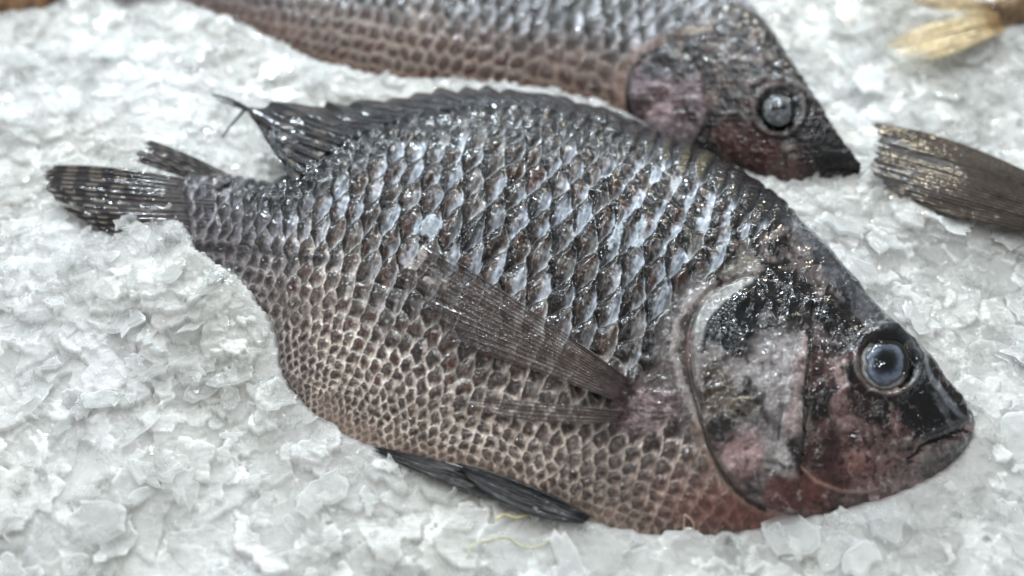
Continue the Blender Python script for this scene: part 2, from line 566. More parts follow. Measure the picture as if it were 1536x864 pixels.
# lower flank: dark oval centres within a pale net
vd, va = line_dist(X, Y, spline(V1, 60))
nb_ = sm(190, 40, vd)[..., None]
oval = np.stack([64 + 34 * rv[..., 0], 53 + 30 * rv[..., 0], 47 + 28 * rv[..., 0]], -1) + nb_ * np.array([34, 30, 28])
red = sm(.58, .8, rv[..., 4] * .55 + .5 * blob(X, Y, 640, 500, 260, 130, 12) + .25 * blob(X, Y, 900, 440, 120, 90))
oval = mix(oval, (104, 44, 34), .8 * red * sm(.30, .62, En + .25 * (med - .5)))
oval = mix(oval, (36, 31, 30), .65 * sm(.3, .7, En) * rv[..., 5])
net = np.stack([104 + 100 * big * med * 2, 96 + 98 * big * med * 2, 90 + 95 * big * med * 2], -1) + nb_ * np.array([12, 7, 2])
Lw = net + (oval - net) * sm(.0, .60, En + .16 * sm(.1, -.1, Qc) + .26 * (med - .5) - .10 * nb_[..., 0])[..., None]
Lw = mix(Lw, (52, 48, 46), .6 * sm(.16, .08, np.abs(En - .2)) * sm(.1, -.3, Qc))
Lw *= (0.72 + .56 * streak)[..., None]
low = sm(-80, 125, So + 90 * (big - .5) - 60 * blob(X, Y, 1000, 360, 160, 90) - 30)
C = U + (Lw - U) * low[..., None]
# tail end greyer and calmer
tl = sm(520, 330, X)
C = mix(C, np.array([92, 90, 96]), .35 * tl)
ovt = sm(.1, .5, En)
C = mix(C, (58, 56, 60), .5 * tl * ovt); C = mix(C, (126, 122, 128), .45 * tl * (1 - ovt))
# dark streak along the lateral line near the tail
d, a = line_dist(X, Y, [(296, 372), (360, 371), (440, 384), (520, 398)])
C = mix(C, (50, 46, 46), .55 * sm(9, 2, d + 6 * (med - .5)) * sm(560, 430, X))
# dark back
dd, _ = line_dist(X, Y, spline(D1, 60)[6:])
back = sm(70, 18, dd + 40 * (big - .5) + 20 * (med - .5)) * sm(1330, 1150, X)
C = mix(C, (26, 29, 34), .86 * back)
C = mix(C, (122, 112, 66), .7 * blob(X, Y, 1045, 235, 80, 30, 30) * sm(.25, .6, E) + .3 * blob(X, Y, 700, 185, 120, 20, -4) * sm(.3, .6, E))
# belly fringe
vd, va = line_dist(X, Y, spline(V1, 60))
C = mix(C, (160, 140, 126), .70 * sm(46, 10, vd + 14 * (med - .5)) * sm(430, 520, X) * sm(1000, 900, X) * (.72 + .28 * (1 - sm(.1, .5, E))))
fr = sm(900, 1090, X) * sm(645, 740, Y)
C = mix(C, (124, 90, 82), .5 * fr); C = mix(C, (122, 66, 56), .65 * blob(X, Y, 1130, 770, 100, 34, 5) + .25 * blob(X, Y, 1000, 740, 90, 40) * E)
# bare white places where scales are missing
for (x, y, rx, ry, an) in [(650, 342, 17, 22, 25), (618, 398, 12, 9, 0), (634, 384, 8, 18, 15), (648, 424, 18, 6, 10), (668, 428, 6, 14, 0), (922, 360, 8, 26, 20),
                           (958, 356, 8, 22, 18), (688, 574, 18, 6, -25), (522, 436, 5, 12, 10)]:
    m = sm(.46, .62, blob(X, Y, x, y, rx * 1.15, ry * 1.15, an) + 1.1 * (med - .5) + .4 * (fine - .5))
    C = mix(C, (164, 174, 182) if y < 370 else (170, 165, 158), .85 * m * (.6 + .8 * fine))
# height of the scales
size = np.sqrt(Sx * Sy)
Hs = (0.00002 * size * sm(0, .55, E) + 0.0000125 * size * (-Qc) * sm(0.0, .10, E) - 0.000005 * size * sm(.1, 0, E))
Hs += 0.00008 * (fine - .5) + .00008 * (streak - .5)
Hs *= 1.7 - .6 * low - .4 * sm(640, 760, Y)
Rg = 0.30 + .22 * low + .12 * (med - .5)
Rg = Rg - .10 * tl

# ---- head
vx = wx + 9 * (fbm(X / 11, Y / 11, 730) - .5); vy = wy + 9 * (fbm(X / 11, Y / 11, 740) - .5)
headline = [(1196, 318), (1150, 350), (1105, 385), (1052, 425), (1020, 470), (1014, 520), (1026, 580), (1050, 645), (1078, 706), (1110, 744), (1150, 768), (1210, 790),
            (1300, 790), (1480, 720), (1490, 620), (1440, 560), (1300, 400)]
hsd = poly_sd(X, Y, headline)
hm = sm(-10, 6, hsd + 9 * (med - .5))
rg1 = ridged(wx / 26, wy / 26, 110); rg2 = ridged(X / 9, Y / 9, 120)
hb = fbm(X / 46, Y / 46, 130)
hv = .55 * hb + .45 * med
Hd = np.zeros(C.shape, np.float32)
Hd[:] = (96, 88, 85)
Hd = mix(Hd, (30, 28, 29), .95 * sm(.45, .55, hv))
Hd = mix(Hd, (124, 113, 110), .75 * sm(.55, .68, fbm(wx / 22, wy / 22, 140)))
vein = ridged(wx / 34, wy / 34, 145, 2)
Hd = mix(Hd, (22, 20, 21), .8 * sm(.80, .93, vein))
Hd = mix(Hd, (170, 142, 139), .7 * sm(.50, .68, fbm(wx / 30, wy / 36, 150)) * sm(1180, 1230, X) * sm(500, 560, Y))
Hd = mix(Hd, (80, 50, 46), .55 * sm(.52, .60, fbm(wx / 34, wy / 34, 160)) * sm(450, 560, Y))
# reddish lower cheek and jaw
Hd = mix(Hd, (118, 80, 74), .7 * blob(X, Y, 1275, 705, 90, 34, -6) + .55 * blob(X, Y, 1180, 745, 70, 24, 8))
Hd = mix(Hd, (112, 70, 63), .7 * sm(.2, .8, blob(wx, wy, 1205, 738, 46, 36, -20) + .4 * (med - .5)))
Hd = mix(Hd, (142, 108, 99), .6 * blob(X, Y, 1280, 690, 30, 14, -10))
Hd = mix(Hd, (104, 96, 96), .7 * blob(X, Y, 1375, 712, 70, 16, -24))
Hd = mix(Hd, (62, 40, 38), .7 * blob(X, Y, 1240, 660, 24, 60))
# black snout and lores
Hd = mix(Hd, (20, 20, 22), .95 * sm(.35, .6, blob(X, Y, 1395, 612, 52, 62, -35) + .35 * (med - .5)))
Hd = mix(Hd, (30, 30, 32), .8 * sm(.3, .6, blob(X, Y, 1360, 520, 26, 70, -40)))
Hd = mix(Hd, (26, 26, 28), .75 * sm(.35, .6, blob(X, Y, 1180, 440, 60, 40, 20) + .5 * (med - .5)))
Hd = mix(Hd, (28, 28, 30), .7 * sm(.35, .6, blob(X, Y, 1260, 480, 50, 30, 45) + .6 * (med - .5)))
# grey film along the forehead edge
fd, fa = line_dist(X, Y, [(1140, 268), (1215, 345), (1282, 430), (1345, 500), (1398, 558), (1436, 606)])
Hd = mix(Hd, (92, 98, 106), .65 * sm(26, 4, np.abs(fd - 8) + 14 * (med - .5)) * sm(1420, 1330, X))
C = mix(C, (60, 64, 70), .45 * sm(24, 4, fd) * sm(1100, 1150, X))
fd2, _ = line_dist(X, Y, [(1318, 488), (1356, 512), (1392, 556), (1420, 600), (1440, 622)])
Hd = mix(Hd, (128, 132, 138), .75 * sm(8, 2, fd2 + 6 * (med - .5)))
fd3, _ = line_dist(X, Y, [(1402, 592), (1418, 618), (1428, 640)])
Hd = mix(Hd, (108, 108, 112), .7 * sm(9, 2, fd3 + 7 * (fine - .5)))
# nape: olive silver flecks above the gill cover
Hd = mix(Hd, (112, 108, 98), .75 * sm(.35, .65, blob(X, Y, 1105, 396, 46, 18, -12) + .6 * (fine - .5)))
Hd = mix(Hd, (110, 100, 98), .7 * sm(.3, .75, blob(wx, wy, 1200, 384, 16, 22, -20) + .4 * (med - .5)))
# tooth-like pale lumps on the jaw
Hh = np.zeros(X.shape, np.float32)
for (x, y, rx, ry, an) in [(1338, 668, 9, 12, 0), (1353, 668, 8, 10, -10), (1318, 660, 6, 16, 0), (1304, 655, 6, 18, 0), (1326, 690, 8, 9, 0), (1352, 692, 9, 8, 30), (1290, 650, 6, 16, 8), (1372, 664, 11, 7, -35)]:
    bl = blob(X, Y, x, y, rx, ry, an)
    Hd = mix(Hd, (122, 106, 103), .55 * sm(.15, .9, bl + .5 * (fine - .5))); Hh += .0005 * bl
Hd = mix(Hd, (138, 116, 114), .7 * sm(.35, .7, blob(X, Y, 1272, 634, 22, 14, -20) + .3 * (med - .5)))
Hd = 72 + (Hd - 74) * 1.15
film = ridged(vx / 13, vy / 13, 750, 3)
Hd = mix(Hd, (150, 148, 146), .6 * sm(.74, .90, film) * sm(.4, .6, fbm(X / 40, Y / 40, 760)))
Hd = mix(Hd, (14, 13, 14), .45 * sm(.42, .28, film))
Hd *= (.86 + .28 * fine)[..., None]
# mouth
md, ma = line_dist(vx, vy, [(1452, 646), (1424, 654), (1398, 664), (1378, 678), (1362, 690)])
Hd = mix(Hd, (34, 32, 32), .7 * sm(4, 1.2, md)); Hh -= .0008 * sm(5, 0, md)
ul, _ = line_dist(X, Y, [(1448, 628), (1420, 642), (1386, 656)])
Hd = mix(Hd, (82, 84, 84), .6 * sm(8, 3, ul)); Hh += .0010 * sm(11, 0, ul)
ll, _ = line_dist(X, Y, [(1440, 664), (1410, 674), (1384, 690)])
Hd = mix(Hd, (104, 104, 104), .5 * sm(10, 3, ll)); Hh += .0009 * sm(12, 0, ll)
# preopercle groove and pale bar
gd, ga = line_dist(vx, vy, [(1222, 480), (1214, 510), (1208, 560), (1206, 610), (1202, 660), (1200, 708)])
Hd = mix(Hd, (44, 28, 27), .65 * sm(5, .5, gd + 6 * (med - .5)) * sm(0, .12, ga)); Hh -= .0006 * sm(7, 0, gd)
pb, _ = line_dist(vx, vy, [(1204, 515), (1195, 560), (1190, 610), (1183, 650)])
gp, _ = line_dist(X, Y, [(1200, 700), (1222, 722), (1262, 736), (1304, 738)])
Hd = mix(Hd, (156, 124, 112), .7 * sm(4, 1.5, gp)); Hh += .0008 * sm(6, 0, gp)
# wrinkles
Hh += .0026 * (hb - .5) + .0006 * (rg1 - .5) * sm(0, 10, hsd) + .0001 * (rg2 - .5) + .00012 * (fine - .5)
er = np.hypot(X - 1330, (Y - 545) * 1.02)
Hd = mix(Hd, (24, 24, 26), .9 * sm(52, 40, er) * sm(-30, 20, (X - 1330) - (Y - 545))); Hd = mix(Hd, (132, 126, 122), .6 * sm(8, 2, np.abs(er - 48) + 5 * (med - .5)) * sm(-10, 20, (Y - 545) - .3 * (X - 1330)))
Hh += .0018 * sm(14, 0, np.abs(er - 50)) - .0004 * sm(46, 32, er)
bro, _ = line_dist(X, Y, [(1306, 486), (1336, 497), (1362, 516), (1376, 540)])
Hd = mix(Hd, (76, 78, 84), .7 * sm(6, 2, bro)); Hh += .0014 * sm(9, 0, bro)
C = C + (Hd - C) * hm[..., None]
Hs = Hs * (1 - hm) + Hh * hm
Rg = Rg * (1 - hm) + (.28 + .16 * (hb - .5)) * hm
# shoulder: silvery bone band and dark skin behind the gill cover
bd, ba = line_dist(vx, vy, [(1072, 424), (1034, 452), (1014, 490), (1010, 530), (1020, 575), (1040, 612), (1052, 640)])
sk = sm(34, 18, bd + 8 * (med - .5)) * (X < 1060)
C = mix(C, (92, 84, 82), .85 * sk); Hs = Hs * (1 - .8 * sk)
C = mix(C, (146, 138, 134), .8 * sm(12, 4, bd + 14 * (fine - .5) + 16 * (med - .5))); Hs += .0009 * sm(16, 2, bd)
C = mix(C, (122, 96, 90), .75 * sm(.4, .7, blob(X, Y, 1034, 520, 8, 40, 4)))
d7, _ = line_dist(X, Y, [(1050, 640), (1068, 680), (1096, 722), (1130, 752), (1180, 774)])
C = mix(C, (150, 126, 108), .6 * sm(20, 6, d7 + 5 * (med - .5)))
# fleshy root of the breast fin
rt = blob(X, Y, 966, 614, 58, 40, -18)
rad_ = fbm(np.arctan2(Y - 622, X - 1020) * 9, np.hypot(X - 1020, Y - 622) / 40, 720, 3)
rt = rt + .35 * (med - .5) + .2 * (fine - .5)
C = mix(C, np.stack([70 + 76 * rad_, 52 + 66 * rad_, 54 + 68 * rad_], -1), .85 * sm(.25, .7, rt)); Hs = Hs * (1 - sm(.3, .6, rt)) + .0016 * sm(.15, .8, rt) + .0010 * (rad_ - .5) * sm(.25, .7, rt) + .0012 * (rg2 - .5) * sm(.3, .6, rt)
C = mix(C, (150, 138, 138), .4 * sm(.55, .75, rg2) * sm(.3, .6, rt))
nk = blob(X, Y, 985, 566, 34, 22, -30)
C = mix(C, (84, 70, 66), .8 * sm(.35, .7, nk)); Hs = Hs * (1 - sm(.3, .7, nk))

# ---- gill cover painted over its own plate
GILL1 = spline([(1222, 452), (1190, 428), (1150, 416), (1108, 418), (1062, 444), (1040, 480), (1035, 524), (1040, 572), (1052, 622), (1066, 664), (1084, 704),
                (1112, 738), (1152, 762), (1196, 772), (1204, 740), (1202, 690), (1207, 640), (1209, 580), (1214, 520)], 90)[:-1]
gsd = poly_sd(X, Y, GILL1)
G = np.zeros(C.shape, np.float32); G[:] = (122, 117, 115)
gb = fbm(wx / 40, wy / 40, 170)
G = mix(G, (48, 45, 44), .8 * sm(.46, .60, gb)); G = mix(G, (130, 126, 126), .6 * sm(.50, .68, fbm(wx / 36, wy / 36, 180)))
G = mix(G, (30, 28, 29), .75 * sm(.82, .94, vein) * sm(.3, .6, fbm(X / 60, Y / 60, 190)))
G = mix(G, (138, 134, 134), .7 * sm(.3, .8, blob(X, Y, 1165, 545, 56, 66) + .3 * (med - .5)))
G = mix(G, (34, 38, 44), .92 * sm(.34, .6, blob(X, Y, 1092, 478, 46, 62, 28) + .5 * (med - .5) + .2 * (rg1 - .5)))
G = mix(G, (36, 36, 38), .85 * sm(.36, .6, blob(X, Y, 1150, 445, 70, 32, 8) + .55 * (med - .5)))
G = mix(G, (84, 72, 62), .8 * sm(.35, .7, blob(X, Y, 1075, 590, 34, 50, -10)))
G = mix(G, (118, 104, 78), .6 * sm(.4, .7, blob(X, Y, 1108, 612, 30, 24)) * sm(.4, .6, fine))
G = mix(G, (156, 122, 120), .65 * sm(.2, .9, blob(wx, wy, 1110, 690, 44, 50, -20) + .6 * (med - .5)))
G = mix(G, (114, 71, 64), .75 * sm(.15, .85, blob(wx, wy, 1178, 742, 46, 38, -30) + .6 * (med - .5)))
G = mix(G, (150, 146, 144), .6 * sm(.4, .7, blob(X, Y, 1168, 690, 22, 44, -35)))
G = mix(G, (148, 130, 128), .75 * sm(16, 4, pb + 16 * (med - .5)))
G = mix(G, (172, 170, 168), .5 * sm(2.5, 1, np.abs(pb - 12) + 3 * med) * (X < 1196) * sm(500, 530, Y))
mem, _ = line_dist(X, Y, [(1120, 420), (1078, 446), (1054, 476), (1044, 510)])
G = mix(G, (150, 150, 148), .9 * sm(15, 7, mem + 6 * (med - .5) + 3 * (streak - .5)))
ed = sm(9, 2, gsd) * (X < 1150)
G = mix(G, (126, 118, 112), .6 * ed)
for pts in ([(1095, 600), (1120, 592), (1138, 612), (1150, 640)], [(1060, 640), (1086, 664), (1106, 655)], [(1070, 545), (1110, 530), (1120, 545)], [(1120, 500), (1160, 492), (1195, 480)],
            [(1150, 690), (1176, 700), (1196, 696)]):
    q, _ = line_dist(vx, vy, pts)
    G = mix(G, (44, 38, 38), .4 * sm(5, .5, q))
G = 90 + (G - 92) * 1.18
G = mix(G, (160, 160, 158), .6 * sm(.76, .90, film) * sm(.42, .6, fbm(X / 40, Y / 40, 770)))
G = mix(G, (16, 15, 17), .3 * sm(.44, .30, film) * sm(.35, .55, fbm(X / 50, Y / 50, 780)))
G *= (.88 + .24 * fine)[..., None]
gl = .0012 + .0024 * (gb - .3) + .0005 * (rg1 - .5) + .00006 * (rg2 - .5) + .0009 * sm(14, 3, pb)
# shadowed slit just behind the gill cover
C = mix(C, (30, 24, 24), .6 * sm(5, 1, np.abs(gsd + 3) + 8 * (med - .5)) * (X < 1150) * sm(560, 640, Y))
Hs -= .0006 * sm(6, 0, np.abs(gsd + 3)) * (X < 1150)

GAIN = 0.92
c0 = at(860, 480, 0.0)
fish1 = thing('fish', 'large whole dark scaly fish lying in front on the ice, its whole body in view', 'fish', (c0[0], c0[1], 0.0), 'whole fish laid out on ice')
crum = np.clip(blob(X, Y, 1170, 440, 110, 60, 15) + blob(X, Y, 1290, 470, 70, 40, 45) + .8 * blob(X, Y, 1390, 620, 60, 60) + .6 * blob(X, Y, 1270, 590, 40, 80), 0, 1)
wet1 = 1 - hm * (.84 - .52 * crum)
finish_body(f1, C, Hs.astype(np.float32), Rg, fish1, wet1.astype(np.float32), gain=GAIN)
patch(f1, gsd, gl, G, np.clip(.24 + .2 * (gb - .5), .1, .6), fish1, 'gill_cover', M_GILL, gain=GAIN, Wt=np.clip(.12 + .7 * blob(X, Y, 1110, 470, 70, 60, 20) + .5 * blob(X, Y, 1170, 440, 60, 34), 0, 1).astype(np.float32))


# ------------------------------------------------------------------ fins and eyes
def fin(name, root, base, tip, z0, z1, rays, n, m, colf, ragged=0.06, ridge=.0004, seed=0, alpha=None, zfun=None, midc=None, mat=None, wave=0.0, rough=.34, split=None, slant=0.0, wet=.45):
    """a fan between a root line and a tip line; colf(a,t,ray,...) gives its colour; parts of the tips are torn"""
    r = np.random.default_rng(seed)
    B = spline(base, n); T = spline(tip, n)
    a = np.linspace(0, 1, n); t = np.linspace(0, 1, m)
    rid = a * rays
    cut = 1 + ragged * (np.interp(rid, np.arange(rays * 2 + 2) / 2.0, r.normal(0, .6, rays * 2 + 2)) + .8 * (np.abs((rid % 1) - .5) * 2 - .5))
    tt = t[None, :] * np.where(True, cut, 1)[:, None]
    PX = B[:, None, 0] * (1 - tt) + T[:, None, 0] * tt
    PY = B[:, None, 1] * (1 - tt) + T[:, None, 1] * tt
    if midc is not None:
        Mc = spline(midc, n)
        w0, w1, w2 = (1 - tt) ** 2, 2 * tt * (1 - tt), tt * tt
        k_ = 2 * Mc - .5 * B - .5 * T
        PX = B[:, None, 0] * w0 + k_[:, None, 0] * w1 + T[:, None, 0] * w2
        PY = B[:, None, 1] * w0 + k_[:, None, 1] * w1 + T[:, None, 1] * w2
    aa = np.broadcast_to(a[:, None], PX.shape); TT = np.broadcast_to(t[None, :], PX.shape)
    ph = (aa * rays + slant * TT) % 1
    ray = np.exp(-((ph - .5) / .2) ** 2)
    zz = zfun(PX, PY, aa, TT) if zfun else (np.interp(a, np.linspace(0, 1, len(z0)), z0)[:, None] * (1 - TT) + np.interp(a, np.linspace(0, 1, len(z1)), z1)[:, None] * TT)
    zz = zz + ridge * ray * (1 - .5 * TT) + wave * (fbm(aa * 4 + seed, TT * 2, 300 + seed, 2) - .5)
    P = at(PX, PY, zz)
    col = colf(aa, TT, ray, PX, PY)
    col = lin(np.clip(col, 0, 255)) * GAIN
    al = np.ones(PX.shape) if alpha is None else alpha(aa, TT, ray, PX, PY)
    F = grid_faces(n, m)
    if split is not None:
        ok = ~split(aa, TT).ravel()
        F = F[ok[F].all(1)]
    return link(name, P.reshape(-1, 3), F, mat or M_FIN, root, True,
                {'col': col.reshape(-1, 3), 'rgh': np.full(PX.size, rough), 'wet': np.full(PX.size, wet), 'alp': al.ravel()})


def c3(*ch_):
    return np.stack(ch_, -1).astype(np.float32)


# back fin
def back_col(a, t, ray, x, y):
    nz = fbm(x / 5, y / 5, 210, 3); b = fbm(x / 26, y / 12, 220, 2)
    base = c3(22 + 0 * a, 24 + 0 * a, 29 + 0 * a) * (.5 + .9 * nz)[..., None]
    lay = fbm(a * 34 + t * 5, t * 9, 225, 3)
    base = mix(base, (98, 102, 108), .75 * sm(.55, .70, lay) * (.5 + b))
    base = mix(base, (14, 15, 18), .85 * sm(.48, .40, lay))
    base = mix(base, (96, 100, 106), .45 * ray * sm(.15, .5, t))
    base = mix(base, (10, 11, 13), .6 * (1 - ray) * sm(.15, .5, t))
    base = mix(base, (26, 29, 34), .9 * sm(.22, .0, t))
    soft = sm(560, 470, x)
    chk = sm(.1, .5, np.sin(a * 62 + t * 9) * np.sin(t * 22 + a * 8))
    base = mix(base, (92, 82, 66), .75 * soft * chk * (1 - .6 * ray))
    base = mix(base, (24, 25, 28), .7 * soft * (1 - chk) * .8)
    base = mix(base, (150, 110, 76), .6 * sm(.90, .97, t) * sm(540, 600, x) * sm(760, 680, x))
    base = mix(base, (104, 112, 122), .22 * sm(.80, .98, t) * sm(640, 720, x) * (.4 + nz))
    return base


DB = [(440, 278), (474, 240), (536, 202), (630, 172), (725, 160), (820, 166), (910, 184), (1000, 213), (1082, 254), (1146, 296)]
DT = [(384, 186), (372, 158), (470, 158), (590, 146), (710, 130), (810, 140), (905, 162), (985, 193), (1070, 238), (1138, 286)]


def back_z(x, y, a, t):
    b = spline(DB, len(a))
    zb = surf_z(f1, b[:, 0], b[:, 1]) + .0004
    zt = np.interp(a[:, 0], [0, .1, .3, 1], [.020, .020, .018, .016])
    return zb[:, None] * (1 - t) + zt[:, None] * t + .002 * np.sin(t * 3.1)


fin('dorsal_fin', fish1, DB, DT, None, None, 30, 620, 40, back_col, ragged=.14, ridge=.0008, seed=4, zfun=back_z, wave=.001, rough=.22, slant=2.2, wet=.3)
# trailing filaments of the back fin
for pts, zz, r0 in (([(392, 178), (366, 160), (344, 149), (319, 142)], .0205, .0011), ([(380, 168), (350, 157), (324, 149)], .0195, .0007), ([(366, 166), (350, 184), (333, 206)], .0185, .0007)):
    q = spline(pts, 24); P = at(q[:, 0], q[:, 1], np.full(24, zz))
    rr = np.linspace(r0, r0 * .45, 24)
    th = np.linspace(0, 2 * math.pi, 9)[:-1]
    g = np.gradient(P, axis=0); g /= np.linalg.norm(g, axis=1, keepdims=True)
    s_ = np.cross(g, [0, 0, 1.0]); s_ /= np.linalg.norm(s_, axis=1, keepdims=True); u_ = np.cross(s_, g)
    Vv = P[:, None] + rr[:, None, None] * (np.cos(th)[None, :, None] * s_[:, None] + np.sin(th)[None, :, None] * u_[:, None])
    i, j = np.meshgrid(np.arange(23), np.arange(8), indexing='ij')
    A_ = i * 8 + j; B_ = i * 8 + (j + 1) % 8
    link('fin_filament', Vv.reshape(-1, 3), np.stack([A_, A_ + 8, B_ + 8, B_], -1).reshape(-1, 4), M_FIN, fish1, True,
         {'col': np.tile(lin([48, 50, 54]), (24 * 8, 1)), 'rgh': np.full(192, .3), 'wet': np.ones(192), 'alp': np.ones(192)})


# tail fin: two lobes torn apart
def tail_col(a, t, ray, x, y):
    nz = fbm(x / 5, y / 3, 230, 3)
    base = c3(84 + 0 * a, 77 + 0 * a, 72 + 0 * a) * (.6 + .8 * nz)[..., None]
    base = mix(base, (34, 32, 33), .75 * (1 - ray) * sm(.1, .4, t))
    sp = sm(.3, .7, .5 + .5 * np.sin(t * 40 + 2.2 * (vnoise(a * 14, t * 2, 235) - .5) * 2))
    base = mix(base, (140, 130, 116), .8 * sp * sm(.25, .7, ray) * sm(.3, .5, t))
    base = mix(base, (30, 29, 31), .6 * (1 - sp) * sm(.3, .5, t))
    base = mix(base, (86, 83, 90), .8 * sm(.30, .05, t) * (.5 + .5 * nz))
    return base


def tail_z(dz0, z1):
    def z(x, y, a, t):
        zs = surf_z(f1, np.clip(x, 288, None), y)
        return (zs + .0007 + dz0) * sm(.25, .0, t) + (.017 * (1 - t) + z1 * t) * (1 - sm(.25, .0, t))
    return z


fin('tail_fin', fish1, [(318, 276), (322, 290), (322, 306), (318, 324), (304, 344)],
    [(80, 248), (68, 264), (74, 284), (96, 312), (150, 346)], None, None, 13, 200, 130, tail_col,
    ragged=.03, ridge=.0003, seed=9, wave=.003, midc=[(186, 253), (180, 272), (178, 296), (178, 322), (196, 347)], zfun=tail_z(0, .013),
    split=lambda a, t: (np.abs(a - .70) < .03 * sm(.72, 1, t)) & (t > .72))
fin('tail_fin', fish1, [(352, 266), (346, 272), (336, 278), (326, 284)],
    [(229, 211), (218, 219), (206, 234), (206, 243)], None, None, 8, 110, 100, tail_col, ragged=.06, ridge=.0005, seed=12, wave=.002,
    midc=[(292, 236), (284, 246), (274, 255), (266, 263)], zfun=tail_z(.0004, .0165))


# breast fin: two blades lying on the flank
def pec_col(a, t, ray, x, y):
    nz = fbm(x / 4, y / 4, 240, 3)
    base = c3(132 + 0 * a, 116 + 0 * a, 108 + 0 * a) * (.7 + .6 * nz)[..., None]
    fr_ = .5 + .5 * np.sin(a * 2 * math.pi * 46 + 2 * t)
    base = mix(base, (30, 26, 27), .9 * np.maximum(ray * .9, fr_ * sm(.25, .9, t) * .85))
    base = mix(base, (58, 54, 58), .8 * sm(.34, .10, t) * (.4 + .6 * ray))
    base = mix(base, (104, 82, 84), .85 * sm(.22, .02, t))
    base = mix(base, (54, 44, 44), .6 * sm(.88, 1, 1 - a))
    base = mix(base, (150, 134, 124), .5 * np.exp(-((fr_ - .5) / .12) ** 2) * sm(.15, .5, t) * (1 - ray))
    return base


def pec_alpha(a, t, ray, x, y):
    fr_ = .5 + .5 * np.sin(a * 2 * math.pi * 46 + 2 * t)
    body = np.clip(.34 + .5 * ray + .45 * fr_ * t, 0, 1)
    tornf = sm(.72, 1.08, t + .35 * (vnoise(a * 40, t * 3, 250) - .5))
    return sm(.0, .10, t) * np.clip(np.where(t < .3, 1, body) * (1 - tornf * (1 - .75 * sm(.4, .8, fr_))), 0, 1)


def on_body(lift0, lift1):
    def z(x, y, a, t):
        k = sm(.0, .10, t)
        return surf_z(f1, x, y) - .0012 * (1 - k) + (lift0 * (1 - t) + lift1 * t + .0006) * k
    return z


fin('pectoral_fin', fish1, [(968, 586), (966, 595), (960, 604), (952, 612)],
    [(622, 352), (628, 396), (640, 448), (690, 520)], None, None, 14, 320, 150, pec_col, midc=[(800, 466), (800, 494), (800, 522), (802, 556)], ragged=.07, ridge=.0005, seed=21, alpha=pec_alpha, zfun=on_body(.0046, .0022), wave=.0012)
fin('pectoral_fin', fish1, [(956, 618), (953, 625), (950, 631)],
    [(672, 590), (676, 600), (700, 612)], None, None, 5, 120, 110, pec_col, midc=[(820, 604), (818, 618), (820, 634)], ragged=.06, ridge=.0006, seed=23, alpha=pec_alpha, zfun=on_body(.0042, .0018), wave=.0008)


# belly fin lying on the ice
def pel_col(a, t, ray, x, y):
    nz = fbm(x / 7, y / 4, 260, 3)
    base = c3(40 + 0 * a, 41 + 0 * a, 43 + 0 * a) * (.7 + .6 * nz)[..., None]
    base = mix(base, (112, 108, 104), .55 * sm(.55, .8, fbm(x / 30 + y / 12, a * 14, 270, 2)) + .3 * ray)
    base = mix(base, (26, 27, 30), .5 * sm(.4, 1, t))
    return base


def pel_z(l):
    def z(x, y, a, t):
        ins = poly_sd(x.astype(np.float32), y.astype(np.float32), np.vstack([V1, D1[::-1]]))
        return np.where(ins > 0, np.maximum(surf_z(f1, x, y), .005), .0055) + l
    return z


fin('pelvic_fin', fish1, [(886, 772), (882, 779), (876, 786)], [(684, 694), (688, 701), (694, 708)],
    None, None, 5, 90, 120, pel_col, midc=[(786, 724), (782, 742), (772, 764)], ragged=.05, ridge=.0007, seed=31, wave=.0015, zfun=pel_z(.0030))
fin('pelvic_fin', fish1, [(812, 744), (806, 752), (800, 760)], [(560, 669), (563, 674), (568, 680)],
    None, None, 4, 70, 130, pel_col, midc=[(690, 700), (692, 716), (698, 736)], ragged=.04, ridge=.0006, seed=33, wave=.001, zfun=pel_z(.0016))


def eye(root, f, cx, cy, R, bulge, cols, sink=.0, name='eye', asp=.98, off=.0):
    n, m = 120, 60
    th = np.linspace(0, 2 * math.pi, n); rr = np.linspace(0, 1, m) ** .9
    TH, RR = np.meshgrid(th, rr, indexing='ij')
    zc = float(surf_z(f, cx, cy))
    # slope of the head around the eye
    gx = float(surf_z(f, cx + R, cy) - surf_z(f, cx - R, cy)) / (2 * R); gy = float(surf_z(f, cx, cy + R) - surf_z(f, cx, cy - R)) / (2 * R)
    px = cx + R * RR * np.cos(TH); py = cy + R * asp * RR * np.sin(TH)
    z = zc + .7 * gx * (px - cx) + .7 * gy * (py - cy) - sink
    rw = RR + .05 * (fbm(np.cos(TH) * 2 + 5, np.sin(TH) * 2 + RR * 2, 310, 2) - .5)
    ex, ey = RR * np.cos(TH), RR * np.sin(TH)
    k = off * (1 - RR ** 2)
    rw = np.hypot(ex * 1.06 - .2 * k, ey * .95 + .3 * k) + .26 * (fbm(ex * 2.4 + 5, ey * 2.4 + 3, 310, 3) - .5)
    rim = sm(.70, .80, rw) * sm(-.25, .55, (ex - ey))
    z = z + bulge * np.sqrt(np.clip(1 - RR ** 2 * .96, 0, 1)) - .05 * bulge * np.exp(-((rw - .3) / .25) ** 2) - .08 * bulge * np.exp(-((rw - .80) / .07) ** 2)
    P = at(px, py, z)
    stops, cc = zip(*cols)
    cc = np.array(cc, float)
    col = np.stack([np.interp(rw, stops, cc[:, k]) for k in range(3)], -1)
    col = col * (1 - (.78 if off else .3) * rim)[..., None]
    col = col * (.74 + .52 * fbm(px / 5, py / 5, 320, 3))[..., None]
    return link(name, P.reshape(-1, 3), grid_faces(n, m), M_EYE, root, True, {'col': lin(col).reshape(-1, 3) * GAIN, 'rgh': np.full(n * m, .13), 'wet': np.ones(n * m)})


